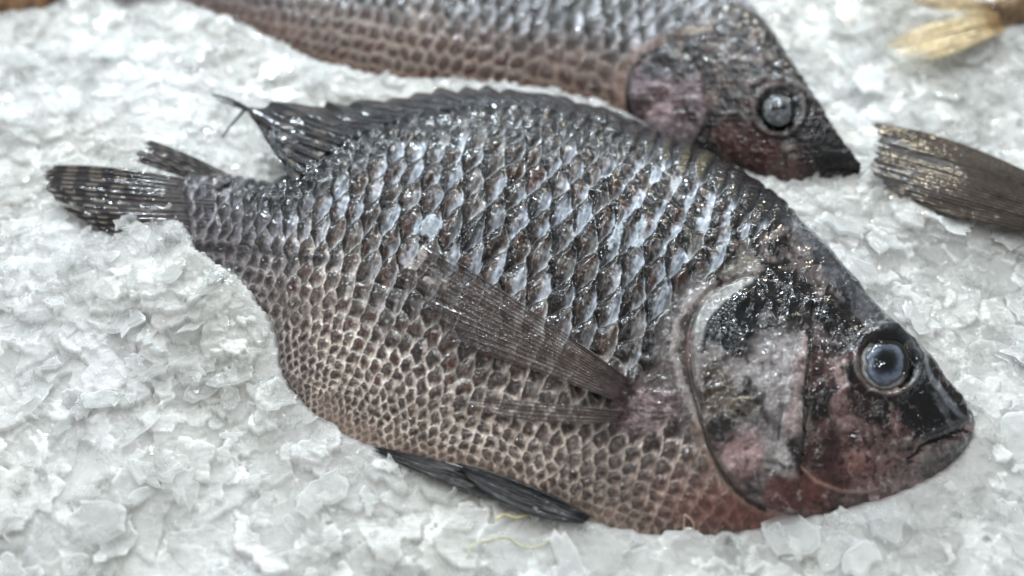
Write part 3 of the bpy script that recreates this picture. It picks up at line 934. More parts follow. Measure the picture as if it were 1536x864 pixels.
eye(fish1, f1, 1328, 545, 40, .0038, [(0, (5, 5, 7)), (.24, (10, 11, 14)), (.38, (38, 42, 51)), (.50, (80, 88, 102)), (.62, (100, 109, 123)), (.70, (92, 99, 110)),
                                      (.77, (70, 74, 80)), (.85, (132, 133, 132)), (.93, (140, 136, 130)), (1, (96, 90, 86))], off=.12, sink=.0007)


# ================================================================== FISH BEHIND
V2 = [(262, -6), (312, 18), (372, 42), (430, 72), (500, 100), (590, 118), (680, 124), (770, 130), (850, 142), (930, 168), (1000, 205), (1068, 238), (1128, 262), (1186, 276), (1238, 270), (1272, 266), (1288, 260)]
D2 = [(266, -64), (318, -80), (380, -110), (450, -160), (540, -205), (640, -235), (740, -245), (830, -235), (910, -200), (985, -148), (1050, -88), (1108, -20), (1160, 52), (1204, 122), (1242, 190), (1270, 232), (1286, 252)]
H2 = [.006, .008, .011, .015, .019, .022, .024, .025, .025, .025, .025, .024, .022, .018, .013, .008, .003]
f2 = build_body(V2, D2, [.006] * 4 + [.003] * 9 + [.005, .007, .008, .009], [.010] * 17, H2, 820, 420, 8, 2)
ch = f2.ch; X, Y = ch.X, ch.Y
rows = row_list(-260, 300, [(-240, 17), (-130, 26), (0, 30), (60, 29), (120, 21), (200, 14), (280, 12)])
S2 = scale_sites([(200, -50), (300, -40), (500, -30), (700, -5), (900, 50), (1050, 120), (1200, 210)], rows, 740, 22,
                 [(200, .5), (330, .6), (500, .82), (700, 1), (1000, 1.0)], [(200, 13), (330, 15), (560, 21), (700, 25), (900, 28), (1060, 26)],
                 [(-240, .7), (-120, 1), (40, 1), (100, .84), (170, .66), (240, .55)], 200, 1120, 5)
F, E, ID, Qc, Pc = scale_field(ch, S2, 22)
rv = np.random.default_rng(12).random((len(S2), 6))[ID]
So = S2[:, 4][ID]; Sx = S2[:, 2][ID]; Sy = S2[:, 3][ID]
fine = fbm(X / 3, Y / 3, 370, 3); med = fbm(X / 11, Y / 11, 380); big = fbm(X / 70, Y / 70, 390)
wx = X + 7 * (fbm(X / 24, Y / 24, 350) - .5); wy = Y + 7 * (fbm(X / 24, Y / 24, 360) - .5)
En = E + .2 * (fine - .5)
dk = np.stack([40 + 26 * rv[..., 0], 35 + 22 * rv[..., 0], 33 + 20 * rv[..., 0]], -1)
pl = np.stack([122 + 54 * rv[..., 1], 125 + 54 * rv[..., 1], 130 + 56 * rv[..., 1]], -1)
wp = sm(-.14, .3, Qc - .2 * Pc + .25 * (med - .5) + .2 * (rv[..., 2] - .5))
U = dk + (pl - dk) * wp[..., None]
U = mix(U, (36, 34, 34), .7 * sm(.2, .03, En) * sm(.25, -.2, Qc))  # shadow gaps between scales, painted into the colour
ov = np.stack([70 + 30 * rv[..., 0], 56 + 24 * rv[..., 0], 49 + 22 * rv[..., 0]], -1)
ov = mix(ov, (90, 46, 36), .7 * sm(.45, .75, rv[..., 4] * .5 + .6 * blob(X, Y, 700, 70, 260, 60)))
Lw = np.array([140, 124, 112]) + (ov - np.array([140, 124, 112])) * sm(.1, .36, En)[..., None]
low = sm(-10, 60, So + 60 * (big - .5) - 10)
C = U + (Lw - U) * low[..., None]
tl = sm(560, 330, X)
C = mix(C, np.array([92, 86, 92]), .45 * tl)
C = mix(C, (118, 90, 80), .35 * sm(700, 860, X) * sm(1000, 900, X) * sm(20, 90, Y))
C = mix(C, (140, 112, 98), .6 * blob(X, Y, 410, 36, 70, 12, 22))
vd, _ = line_dist(X, Y, spline(V2, 50))
C = mix(C, (140, 112, 98), .5 * sm(22, 4, vd) * sm(980, 880, X))
C *= (.84 + .32 * fine)[..., None]
size = np.sqrt(Sx * Sy)
Hs = 0.00002 * size * sm(0, .55, E) - 0.0000125 * size * Qc * sm(0, .1, E) + .00014 * (fine - .5)
Rg = .30 + .1 * (med - .5) + .1 * low
hsd = poly_sd(X, Y, [(1150, 20), (1090, 10), (1020, 40), (980, 62), (950, 92), (938, 140), (950, 180), (1010, 230), (1150, 300), (1300, 300), (1300, 240), (1200, 90)])
hm = sm(-16, 14, hsd + 34 * (med - .5) + 24 * (big - .5))
rg1 = ridged(wx / 20, wy / 20, 410); rg2 = ridged(X / 8, Y / 8, 420); hb = fbm(X / 34, Y / 34, 430)
Hd = np.zeros(C.shape, np.float32); Hd[:] = (92, 82, 78)
Hd = mix(Hd, (40, 36, 36), sm(.40, .56, .55 * hb + .45 * med + .02))
Hd = mix(Hd, (134, 122, 116), .8 * sm(.58, .72, fbm(X / 17, Y / 17, 440)))
Hd = mix(Hd, (104, 58, 52), .65 * sm(.3, .65, blob(X, Y, 1120, 215, 70, 34, 32) + .4 * (med - .5)))
Hd = mix(Hd, (88, 50, 42), .5 * sm(.52, .66, fbm(X / 26, Y / 26, 450)))
Hd = mix(Hd, (24, 24, 26), .92 * sm(.34, .6, blob(X, Y, 1240, 215, 26, 66, -28) + .4 * (med - .5)))
Hd = mix(Hd, (30, 28, 28), .8 * sm(.35, .6, blob(X, Y, 1180, 110, 16, 90, -28) + .5 * (med - .5)))
fd, _ = line_dist(X, Y, [(1120, 0), (1160, 55), (1204, 125), (1240, 190), (1270, 236)])
Hd = mix(Hd, (34, 34, 36), .7 * sm(16, 3, fd + 10 * (med - .5)))
Hd = mix(Hd, (160, 150, 132), .75 * sm(.4, .65, blob(X, Y, 1035, 46, 44, 8, -4) + .4 * (fine - .5)))
er = np.hypot(X - 1168, Y - 165)
Hd = mix(Hd, (22, 22, 24), .9 * sm(38, 28, er)); Hd = mix(Hd, (128, 120, 114), .6 * sm(5, 2, np.abs(er - 37)))
md, _ = line_dist(X, Y, [(1284, 258), (1250, 256), (1222, 268)])
Hd = mix(Hd, (24, 22, 22), .9 * sm(5, 2, md)); Hd = mix(Hd, (96, 46, 38), .8 * blob(X, Y, 1276, 262, 10, 5))
Hd *= (.8 + .4 * fine)[..., None]
Hh = .0016 * (rg1 - .5) + .0009 * (rg2 - .5) + .0006 * (fine - .5) + .001 * sm(9, 0, np.abs(er - 38)) - .001 * sm(31, 22, er) - .001 * sm(5, 0, md)
for pts in ([(1130, 128), (1150, 118), (1180, 122), (1205, 140)], [(1150, 88), (1190, 120), (1215, 150)]):
    q, _ = line_dist(X, Y, pts)
    Hd = mix(Hd, (112, 104, 102), .7 * sm(5, 1.5, q)); Hh = Hh + .0012 * sm(8, 0, q)
C = C + (Hd - C) * hm[..., None]; Hs = Hs * (1 - hm) + Hh * hm
Rg = Rg * (1 - hm) + .28 * hm
GILL2 = spline([(1056, 118), (1034, 84), (1006, 74), (972, 84), (950, 110), (944, 146), (954, 178), (984, 204), (1030, 222), (1052, 190), (1062, 152)], 70)[:-1]
gsd = poly_sd(X, Y, GILL2)
G = np.zeros(C.shape, np.float32); G[:] = (128, 114, 118)
G = mix(G, (164, 142, 146), .85 * sm(.3, .75, blob(X, Y, 990, 158, 40, 34) + .2 * (med - .5)))
G = mix(G, (52, 54, 58), .85 * sm(.35, .65, blob(X, Y, 1012, 92, 44, 22, 24) + .4 * (med - .5)))
G = mix(G, (120, 112, 100), .8 * sm(.4, .7, blob(X, Y, 1022, 78, 22, 13)))
G = mix(G, (78, 84, 90), .6 * sm(.4, .7, blob(X, Y, 985, 108, 30, 18)))
G = mix(G, (60, 40, 38), .6 * sm(.45, .62, fbm(wx / 20, wy / 20, 460)))
G *= (.82 + .36 * fine)[..., None]
gl = .0010 + .0008 * (rg1 - .5) + .0004 * (rg2 - .5)
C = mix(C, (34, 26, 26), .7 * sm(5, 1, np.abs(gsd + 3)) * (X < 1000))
C = mix(C, (158, 128, 116), .6 * sm(12, 5, np.abs(gsd + 14) + 8 * (med - .5)) * (X < 1000))
c0 = at(800, 0, 0.0)
fish2 = thing('fish', 'whole dark fish lying behind the front fish, its back cut off by the photo edge', 'fish', (c0[0], c0[1], 0.0), 'whole fish laid out on ice')
finish_body(f2, C, Hs.astype(np.float32), Rg, fish2, (1 - .5 * hm).astype(np.float32), gain=GAIN)
patch(f2, gsd, gl, G, np.full(G.shape[:2], .26), fish2, 'gill_cover', M_GILL, gain=GAIN, Wt=np.full(G.shape[:2], .25))
eye(fish2, f2, 1168, 165, 25, .0034, [(0, (14, 14, 13)), (.26, (22, 23, 22)), (.44, (60, 63, 65)), (.6, (90, 95, 99)), (.78, (108, 113, 117)), (.9, (104, 106, 108)), (1, (66, 64, 62))], off=.2, sink=.0005)
fin('tail_fin', fish2, [(276, -58), (272, -44), (270, -28), (270, -12)], [(150, -96), (140, -72), (138, -48), (150, -22)], [.010] * 2, [.009] * 2, 12, 80, 50, tail_col, ragged=.05, ridge=.0006, seed=41, wave=.002)
DB2 = [(420, -120), (540, -185), (640, -214), (740, -224), (830, -214), (910, -180), (985, -130), (1045, -76)]
DT2 = [(330, -160), (520, -222), (640, -256), (740, -266), (840, -254), (925, -216), (1005, -160), (1052, -90)]


def back_z2(x, y, a, t):
    b = spline(DB2, len(a))
    return (surf_z(f2, b[:, 0], b[:, 1]) + .0012)[:, None] * (1 - t) + .012 * t


fin('dorsal_fin', fish2, DB2, DT2, None, None, 26, 240, 24, back_col, ragged=.1, ridge=.0008, seed=44, zfun=back_z2, rough=.25)


# ================================================================== FISH CUT OFF BY THE FRAME
def simple_fish(V, D, z, H, base, dark, name_label, seed):
    k = len(V)
    f = build_body(V, D, [z] * k, [z + .003] * k, H, 200, 110, 8, seed)
    X, Y = f.ch.X, f.ch.Y
    fine = fbm(X / 3, Y / 3, 500 + seed, 3); med = fbm(X / 20, Y / 20, 510 + seed)
    hx = np.sin(X / 5.5 + np.floor(Y / 9) * math.pi) * np.sin(Y / 9 * math.pi)
    C = np.zeros(X.shape + (3,), np.float32); C[:] = base
    C = mix(C, dark, .6 * sm(.35, .65, med) + .3 * sm(-.2, .6, hx))
    C *= (.8 + .4 * fine)[..., None]
    root = thing('fish', name_label[0], name_label[1], (float(f.P[..., 0].mean()), float(f.P[..., 1].mean()), 0))
    finish_body(f, C, (.0002 * hx + .0002 * (fine - .5)).astype(np.float32), np.full(X.shape, .32), root, gain=GAIN)
    return root, f


fish3, f3 = simple_fish([(1588, 356), (1660, 372), (1780, 430), (1950, 520), (2120, 570), (2260, 560), (2330, 520)], [(1592, 296), (1660, 288), (1780, 270), (1950, 290), (2120, 360), (2260, 440), (2326, 505)], .010,
                        [.008, .012, .019, .023, .021, .014, .004], (78, 66, 56), (44, 40, 38), ('fish at the right edge showing only its broad brown grey tail fin on the ice', 'fish'), 1)


def tail3_col(a, t, ray, x, y):
    nz = fbm(x / 4, y / 3, 530, 3); b = fbm(x / 40, y / 24, 540, 3)
    base = c3(70 + 0 * a, 59 + 0 * a, 48 + 0 * a) * (.75 + .5 * nz)[..., None]
    base = mix(base, (44, 40, 38), .55 * (1 - ray) * sm(.3, .6, b + .3 * (nz - .5)))
    base = mix(base, (50, 50, 52), .6 * sm(.6, .95, t))
    base = mix(base, (104, 86, 66), .4 * sm(.5, .7, b) * ray)
    return base


fin('tail_fin', fish3, [(1612, 296), (1610, 310), (1608, 326), (1604, 342), (1598, 358)], [(1309, 183), (1320, 208), (1314, 232), (1309, 258), (1300, 284)],
    [.020, .022, .022, .020, .016], [.017, .016, .015, .014, .011], 22, 300, 160, tail3_col, ragged=.022, ridge=.0003, seed=51, wave=.004, rough=.24, midc=[(1455, 220), (1456, 246), (1454, 272), (1450, 300), (1444, 326)])

fish4, f4 = simple_fish([(1486, 44), (1560, 36), (1660, 60), (1800, 110), (1960, 150), (2080, 150), (2140, 120)], [(1478, 2), (1560, -22), (1660, -60), (1800, -70), (1960, -20), (2080, 60), (2136, 110)], .008,
                        [.006, .010, .016, .021, .020, .013, .004], (140, 112, 82), (96, 74, 54), ('fish in the top right corner showing only a blurred golden yellow forked tail', 'fish'), 2)


def tail4_col(a, t, ray, x, y):
    nz = fbm(x / 9, y / 6, 550, 3)
    base = c3(222 + 0 * a, 202 + 0 * a, 160 + 0 * a) * (.8 + .4 * nz)[..., None]
    base = mix(base, (160, 124, 80), .7 * sm(.25, 0, t))
    base = mix(base, (236, 208, 148), .5 * sm(.5, .9, t))
    base = mix(base, (70, 58, 44), .8 * sm(.86, .98, t) * sm(.25, .05, a))
    return base


def soft_tip(a, t, ray, x, y):
    return .92 - .6 * sm(.6, 1.0, t + .25 * (vnoise(a * 22, t, 565) - .5))


def tail4b_col(a, t, ray, x, y):
    base = tail4_col(a, t, ray, x, y)
    return mix(base, (66, 58, 48), .75 * sm(.55, .95, t + .3 * (a - .5)))


fin('tail_fin', fish4, [(1496, 12), (1500, 30), (1508, 48)], [(1352, 44), (1336, 70), (1398, 92)], [.014] * 3, [.012] * 3, 9, 90, 80, tail4_col, ragged=.07, ridge=.0006, seed=61, wave=.002, alpha=soft_tip)
fin('tail_fin', fish4, [(1490, 4), (1492, 14), (1496, 26)], [(1370, -22), (1340, -10), (1346, 8)], [.014] * 3, [.013] * 3, 8, 80, 80, tail4b_col, ragged=.1, ridge=.0006, seed=63, wave=.002, alpha=soft_tip)
fish5, f5 = simple_fish([(-260, -30), (-150, 2), (-60, 18), (0, 20), (40, 17), (72, 9), (96, -6)], [(-260, -110), (-150, -150), (-60, -160), (0, -150), (40, -120), (72, -70), (96, -16)], .006,
                        [.010, .015, .018, .018, .015, .010, .004], (146, 108, 74), (112, 78, 54), ('fish in the top left corner showing only a blurred sliver of its brown belly', 'fish'), 3)

# ================================================================== ICE
GX0, GX1, GY0, GY1, GS = -0.62, 0.62, -0.42, 0.62, 0.0004
nx = int((GX1 - GX0) / GS); ny = int((GY1 - GY0) / GS)
cs = 0.002
cx_ = np.arange(GX0, GX1 + cs, cs); cy_ = np.arange(GY0, GY1 + cs, cs)
CXg, CYg = np.meshgrid(cx_, cy_)


def g(px, py):
    p = at(px, py, 0.004)
    return float(p[0]), float(p[1])


base = .0022 * (fbm(CXg / .05, CYg / .05, 600, 3) - .5) * 2 + .0008 * (fbm(CXg / .018, CYg / .018, 610, 3) - .5) * 2
# heaps of ice in the place
for (px, py, rx, ry, hgt) in [(240, 450, .040, .026, .009), (330, 480, .030, .026, .009), (150, 390, .05, .03, .006), (90, 560, .07, .05, .004), (1420, 350, .05, .018, .007), (1330, 320, .03, .012, .005),
                              (980, 860, .06, .02, .004), (1480, 520, .06, .05, .003), (700, 60, .20, .05, .002), (200, 150, .12, .06, .003), (1250, 310, .03, .012, .004), (560, 790, .06, .03, .001)]:
    gx, gy = g(px, py)
    base += hgt * np.exp(-((CXg - gx) / rx) ** 2 - ((CYg - gy) / ry) ** 2)
inside_all = np.full(CXg.shape, -1.0)
for f, lift in ((f1, .0012), (f2, .0005), (f3, 0), (f4, 0), (f5, 0)):
    step = max(1, f.N // 70)
    ov_ = np.vstack([f.edgeV[::step], f.edgeD[::-step]])
    sd = poly_sd(CXg.astype(np.float32), CYg.astype(np.float32), ov_[:, :2])
    nz_ = np.zeros(CXg.shape); bd_ = np.full(CXg.shape, 1e9)
    nV = len(f.edgeV[::step])
    for q_i, p in enumerate(ov_):
        d2 = (CXg - p[0]) ** 2 + (CYg - p[1]) ** 2
        m_ = d2 < bd_
        bd_ = np.where(m_, d2, bd_)
        zt = p[2] + lift if q_i < nV else min(p[2] - .004, .003)
        nz_ = np.where(m_, zt, nz_)
    w_ = np.exp(-(np.minimum(sd, 0) / .016) ** 2)
    base = base * (1 - w_) + (nz_ + .5 * base * (sd < 0)) * w_
    base = np.where(sd > 0, nz_ - 1.1 * sd, base)
    base = np.maximum(base, -.02)
    inside_all = np.maximum(inside_all, sd)

# upsample the heap shape to the fine raster
ux = (np.arange(nx) * GS) / cs; uy = (np.arange(ny) * GS) / cs
ix = ux.astype(int); fx = (ux - ix).astype(np.float32); iy = uy.astype(int); fy = (uy - iy).astype(np.float32)


def up(A):
    A = A.astype(np.float32)
    r0 = A[iy][:, ix] * (1 - fx) + A[iy][:, ix + 1] * fx
    r1 = A[iy + 1][:, ix] * (1 - fx) + A[iy + 1][:, ix + 1] * fx
    return r0 * (1 - fy)[:, None] + r1 * fy[:, None]


IH = up(base)
BASE = IH.copy()
TONE = np.full(IH.shape, .5, np.float32)
rI = np.random.default_rng(21)
_nx, _ny = np.meshgrid(np.arange(700, dtype=np.float32), np.arange(700, dtype=np.float32))
NZ = fbm(_nx / 14, _ny / 14, 660, 4) - .5            # ragged rims
NR = [fbm(_nx / 2.2, _ny / 14, 670, 2) - .5, fbm(_nx / 14, _ny / 2.2, 680, 2) - .5, fbm(_nx / 5, _ny / 5, 690, 3) - .5]   # growth lines
FX0, FX1, FY0, FY1 = -0.31, 0.31, -0.17, 0.30


def stamp(n, lo, hi, x0, x1, y0, y1, tilt, zr):
    X_ = rI.uniform(x0, x1, n); Y_ = rI.uniform(y0, y1, n)
    Rr = lo * (hi / lo) ** rI.random(n)
    for k in range(n):
        r = Rr[k]; x, y = X_[k], Y_[k]
        i0 = int((x - GX0 - r) / GS); i1 = int((x - GX0 + r) / GS) + 1; j0 = int((y - GY0 - r) / GS); j1 = int((y - GY0 + r) / GS) + 1
        if i0 < 0 or j0 < 0 or i1 >= nx or j1 >= ny:
            continue
        ci, cj = (i0 + i1) // 2, (j0 + j1) // 2
        ins = inside_all[min(int((y - GY0) / cs), len(cy_) - 1), min(int((x - GX0) / cs), len(cx_) - 1)]
        if ins > .002 or (ins > -.6 * r and r > .004):
            continue
        dx = ((np.arange(i0, i1) + .5) * GS + GX0 - x)[None, :]; dy = ((np.arange(j0, j1) + .5) * GS + GY0 - y)[:, None]
        nsd = rI.integers(3, 7); ang = np.sort(rI.random(nsd)) * 2 * math.pi + rI.random() * 6
        el_ = rI.uniform(.35, 1.0, nsd)
        dist = r * rI.uniform(.35, .95, nsd) * el_
        wob = .12 * r * np.sin(dx * (9 / r) + rI.random() * 6 + dy * (7 / r)) * rI.random()
        m_ = np.ones(np.broadcast(dx, dy).shape, bool)
        e_ = np.full(m_.shape, 9.0)
        for a_, d_ in zip(ang, dist):
            q_ = d_ - (dx * math.cos(a_) + dy * math.sin(a_)) + wob
            e_ = np.minimum(e_, q_)
        oy, ox = rI.integers(0, 560, 2)
        hh_, ww_ = m_.shape
        e_ = e_ + NZ[oy:oy + hh_, ox:ox + ww_] * min(r, .010) * rI.uniform(.3, .95)
        e_ = np.minimum(e_, (.95 * r - np.sqrt(dx * dx + dy * dy)) * 2 + NZ[ox:ox + hh_, oy:oy + ww_] * r * .8)
        m_ = (e_ > 0) & (dx * dx + dy * dy < r * r)
        sl = math.tan(abs(rI.normal(0, tilt))); az = rI.random() * 2 * math.pi
        z0 = BASE[cj, ci] + rI.uniform(*zr) * min(1, r / .006)
        pl_ = z0 + sl * (dx * math.cos(az) + dy * math.sin(az)) + .15 * r * (dx * dx + dy * dy) / (r * r) * rI.normal(0, .5) - .0004 * np.exp(-np.maximum(e_, 0) / .0005) + NR[rI.integers(0, 3)][oy:oy + hh_, ox:ox + ww_] * rI.uniform(.0001, .0006)
        W_ = IH[j0:j1, i0:i1]
        hit = m_ & (pl_ > W_)
        T_ = TONE[j0:j1, i0:i1]
        tv = rI.beta(1.6, 1.6)
        T_[...] = np.where(hit, np.clip(tv + .55 * np.exp(-np.maximum(e_, 0) / .0005), 0, 1.2), T_)
        W_[...] = np.where(hit, np.minimum(pl_, W_ + .0024), W_)


stamp(6500, .007, .022, FX0, FX1, FY0, FY1, .11, (-.0012, .0012))
stamp(4200, .004, .011, FX0, FX1, FY0, FY1, .17, (-.0008, .0014))
stamp(1200, .0012, .003, FX0, FX1, FY0, FY1, .35, (-.0004, .0010))
stamp(5000, .0045, .014, GX0 + .02, GX1 - .02, GY0 + .02, GY1 - .02, .18, (-.001, .002))
gxx = np.arange(nx, dtype=np.float32) * GS; gyy = np.arange(ny, dtype=np.float32) * GS
GXX, GYY = np.meshgrid(gxx, gyy)
IH += (.0006 * (ridged(GXX / .006, GYY / .006, 640, 2) - .5) + .00030 * (fbm(GXX / .0016, GYY / .0016, 650, 2) - .5)).astype(np.float32) * up(sm(.004, 0, inside_all))
# sample to a sheet: fine where the photo looks, coarser around it
ax_ = np.unique(np.concatenate([np.arange(2, int((FX0 - GX0) / GS), 6), np.arange(int((FX0 - GX0) / GS), int((FX1 - GX0) / GS), 1), np.arange(int((FX1 - GX0) / GS), nx - 2, 6)]))
ay_ = np.unique(np.concatenate([np.arange(2, int((FY0 - GY0) / GS), 6), np.arange(int((FY0 - GY0) / GS), int((FY1 - GY0) / GS), 1), np.arange(int((FY1 - GY0) / GS), ny - 2, 6)]))
TONE[1:-1, 1:-1] = .5 * TONE[1:-1, 1:-1] + .125 * (TONE[:-2, 1:-1] + TONE[2:, 1:-1] + TONE[1:-1, :-2] + TONE[1:-1, 2:])
DEEP = np.minimum(np.roll(IH - BASE, (137, 211), (0, 1)) * 1.1 + BASE, IH) - .0012
Zs = IH[np.ix_(ay_, ax_)]; Zd = DEEP[np.ix_(ay_, ax_)]; Ts = TONE[np.ix_(ay_, ax_)]
XX, YY = np.meshgrid(ax_ * GS + GX0 + GS / 2, ay_ * GS + GY0 + GS / 2)
ice = link('ice_bed', np.stack([XX, YY, Zs], -1).reshape(-1, 3), grid_faces(len(ay_), len(ax_))[:, ::-1].copy(), M_ICE, None, True, {'tone': Ts.ravel()})
ice['kind'] = 'structure'
deep = link('packed_ice', np.stack([XX, YY, Zd], -1).reshape(-1, 3), grid_faces(len(ay_), len(ax_))[:, ::-1].copy(), M_DEEP, None, True, {'tone': np.full(Ts.size, .75)})
deep['kind'] = 'structure'


def ice_h(x, y):
    return IH[np.clip(((y - GY0) / GS).astype(int), 0, ny - 1), np.clip(((x - GX0) / GS).astype(int), 0, nx - 1)]


# loose flakes on the bed, past counting
def flakes(name, n, lo, hi, mat, tilt, seed, edge_only=False):
    r = np.random.default_rng(seed); K = 16
    x = r.uniform(FX0, FX1, n); y = r.uniform(FY0, FY1, n)
    ins = inside_all[np.clip(((y - GY0) / cs).astype(int), 0, len(cy_) - 1), np.clip(((x - GX0) / cs).astype(int), 0, len(cx_) - 1)]
    R = lo * (hi / lo) ** r.random(n)
    ok = ins < np.where(R < .0025, .0006, -.5 * R)
    if edge_only:
        ok &= ins > -.008
    x, y, R = x[ok], y[ok], R[ok]; n = len(x)
    th = (np.arange(K) / K * 2 * math.pi)[None] + r.normal(0, .10, (n, K))
    ra_ = r.uniform(.25, 1.05, (n, K)); rad = R[:, None] * (.62 * ra_ + .24 * np.roll(ra_, 1, 1) + .14 * np.roll(ra_, 2, 1))
    el = r.uniform(.35, .9, (n, 1))
    px = rad * np.cos(th); py = rad * np.sin(th) * el
    tk = R * r.uniform(.03, .09, n)
    bend = r.normal(0, .10, n)[:, None] * (px ** 2) / R[:, None]
    ringT = np.stack([px * .80, py * .80, bend + tk[:, None]], -1); ringM = np.stack([px, py, bend], -1)
    ringB = np.stack([px * .9, py * .9, bend - tk[:, None]], -1)
    cT = np.stack([0 * x, 0 * x, tk * 1.2], -1)[:, None]; cB = np.stack([0 * x, 0 * x, -tk], -1)[:, None]
    L = np.concatenate([ringT, ringM, ringB, cT, cB], 1)
    az = r.random(n) * 2 * math.pi; ti = np.abs(r.normal(0, tilt, n)); ta = r.random(n) * 2 * math.pi
    c, s = np.cos(az)[:, None], np.sin(az)[:, None]
    xx = L[..., 0] * c - L[..., 1] * s; yy = L[..., 0] * s + L[..., 1] * c; zz = L[..., 2]
    kx, ky = np.cos(ta)[:, None], np.sin(ta)[:, None]; ct, st_ = np.cos(ti)[:, None], np.sin(ti)[:, None]
    dt = (kx * xx + ky * yy) * (1 - ct)
    x2 = xx * ct + ky * zz * st_ + kx * dt; y2 = yy * ct - kx * zz * st_ + ky * dt; z2 = zz * ct + (kx * yy - ky * xx) * st_
    W = 3 * K + 2
    Vv = np.stack([x2 + x[:, None], y2 + y[:, None], z2 + (ice_h(x, y) + R * .12)[:, None]], -1).reshape(-1, 3)
    k = np.arange(K); k1 = (k + 1) % K
    T = np.concatenate([np.stack([0 * k + 3 * K, k, k1], -1), np.stack([k, K + k, K + k1], -1), np.stack([k, K + k1, k1], -1),
                        np.stack([K + k, 2 * K + k, 2 * K + k1], -1), np.stack([K + k, 2 * K + k1, K + k1], -1), np.stack([0 * k + 3 * K + 1, 2 * K + k1, 2 * K + k], -1)])
    Fc = (T[None] + (np.arange(n) * W)[:, None, None]).reshape(-1, 3)
    al = np.tile(np.concatenate([np.full(K, .40), np.full(K, .92), np.full(K, .5), [.16, .3]]), n)
    al = al * np.repeat(r.uniform(.5, 1.15, n), W)
    o = link(name, Vv, Fc, mat, None, False, {'alp': al})
    o['kind'] = 'stuff'
    return o


flakes('crushed_ice', 1300, .0045, .0150, M_FLAKE, .20, 31)
flakes('crushed_ice', 2200, .0040, .0140, M_CLEAR, .24, 32)
flakes('crushed_ice', 2500, .0009, .0030, M_CLEAR, .5, 33)
flakes('crushed_ice', 1500, .0020, .0065, M_FLAKE, .7, 34)
flakes('crushed_ice', 7000, .0012, .0050, M_FLAKE, .45, 35, edge_only=True)
flakes('crushed_ice', 5000, .0012, .0060, M_CLEAR, .45, 36, edge_only=True)


# a few clear pieces that stand out
def chip(px, py, z, sx, sy, sz, rot, label, seed, mat=None):
    r = np.random.default_rng(seed)
    n, m = 28, 16
    th = np.linspace(0, 2 * math.pi, n, endpoint=False); ph = np.linspace(.05, math.pi - .05, m)
    TH, PH = np.meshgrid(th, ph, indexing='ij')
    d = np.stack([np.sin(PH) * np.cos(TH), np.sin(PH) * np.sin(TH), np.cos(PH)], -1)
    rad = np.ones(TH.shape)
    for _ in range(9):                       # cut facets
        nn = r.normal(size=3); nn /= np.linalg.norm(nn)
        rad = np.minimum(rad, r.uniform(.62, .92) / np.maximum(d @ nn, 1e-3))
    P = d * rad[..., None] * [sx, sy, sz]
    c, s = math.cos(rot), math.sin(rot)
    P = np.stack([P[..., 0] * c - P[..., 1] * s, P[..., 0] * s + P[..., 1] * c, P[..., 2]], -1)
    ctr = at(px, py, z)
    i, j = np.meshgrid(np.arange(n), np.arange(m - 1), indexing='ij')
    a_ = i * m + j; b_ = ((i + 1) % n) * m + j
    F_ = np.stack([a_, a_ + 1, b_ + 1, b_], -1).reshape(-1, 4).tolist()
    F_.append([k * m for k in range(n)]); F_.append([k * m + m - 1 for k in range(n)][::-1])
    o = link('ice_chip', P.reshape(-1, 3), F_, M_CLEAR, None, False)
    o.location = ctr
    tag(o, label, 'ice chip', 'clear ice chips at the edges of the fish')
    return o


chip(254, 346, .0215, .0085, .0055, .0022, -.5, 'thin curved clear ice chip resting against the front fish where its tail begins', 1)
chip(222, 356, .0165, .0075, .0065, .0045, .3, 'rounded cloudy ice chip just left of the thin clear chip at the tail root', 2, M_FLAKE)
chip(190, 347, .0150, .0035, .0040, .0030, .9, 'small round ice chip under the edge of the front tail fin', 3)
chip(311, 405, .0170, .0028, .0026, .0040, .2, 'small upright pointed ice chip against the lower edge of the front fish behind its tail', 4)
chip(1410, 303, .0140, .0065, .0050, .0040, .4, 'lumpy clear ice chip over the lower edge of the grey tail at the right', 5)
chip(1340, 296, .0100, .0055, .0050, .0045, 1.2, 'cloudy ice chip at the lower left corner of the grey tail at the right', 6, M_FLAKE)
chip(1345, 446, .0052, .0110, .0060, .0018, -.7, 'greyish flat ice chip beside the forehead of the front fish', 7, M_FLAKE)
chip(1400, 772, .0062, .0095, .0075, .0034, .5, 'large clear ice chip below the jaw of the front fish', 8, M_FLAKE)
chip(1330, 800, .0054, .0080, .0060, .0030, .1, 'cloudy ice chip left of the large clear chip below the jaw', 9, M_FLAKE)


def strand(name, pts, z, r0, col, label, cat):
    q = spline(pts, 40); zz = np.interp(np.linspace(0, 1, 40), np.linspace(0, 1, len(z)), z)
    P = at(q[:, 0], q[:, 1], zz)
    th = np.linspace(0, 2 * math.pi, 7)[:-1]
    gg = np.gradient(P, axis=0); gg /= np.linalg.norm(gg, axis=1, keepdims=True) + 1e-9
    s_ = np.cross(gg, [0.3, 0.9, .2]); s_ /= np.linalg.norm(s_, axis=1, keepdims=True); u_ = np.cross(s_, gg)
    rr = r0 * (.8 + .5 * vnoise(np.arange(40) * .3, np.zeros(40), 700))
    Vv = P[:, None] + rr[:, None, None] * (np.cos(th)[None, :, None] * s_[:, None] + np.sin(th)[None, :, None] * u_[:, None])
    i, j = np.meshgrid(np.arange(39), np.arange(6), indexing='ij')
    A_ = i * 6 + j; B_ = i * 6 + (j + 1) % 6
    o = link(name, Vv.reshape(-1, 3), np.stack([A_, A_ + 6, B_ + 6, B_], -1).reshape(-1, 4), plain(name + '_skin', col, .35), None, True)
    tag(o, label, cat)
    return o


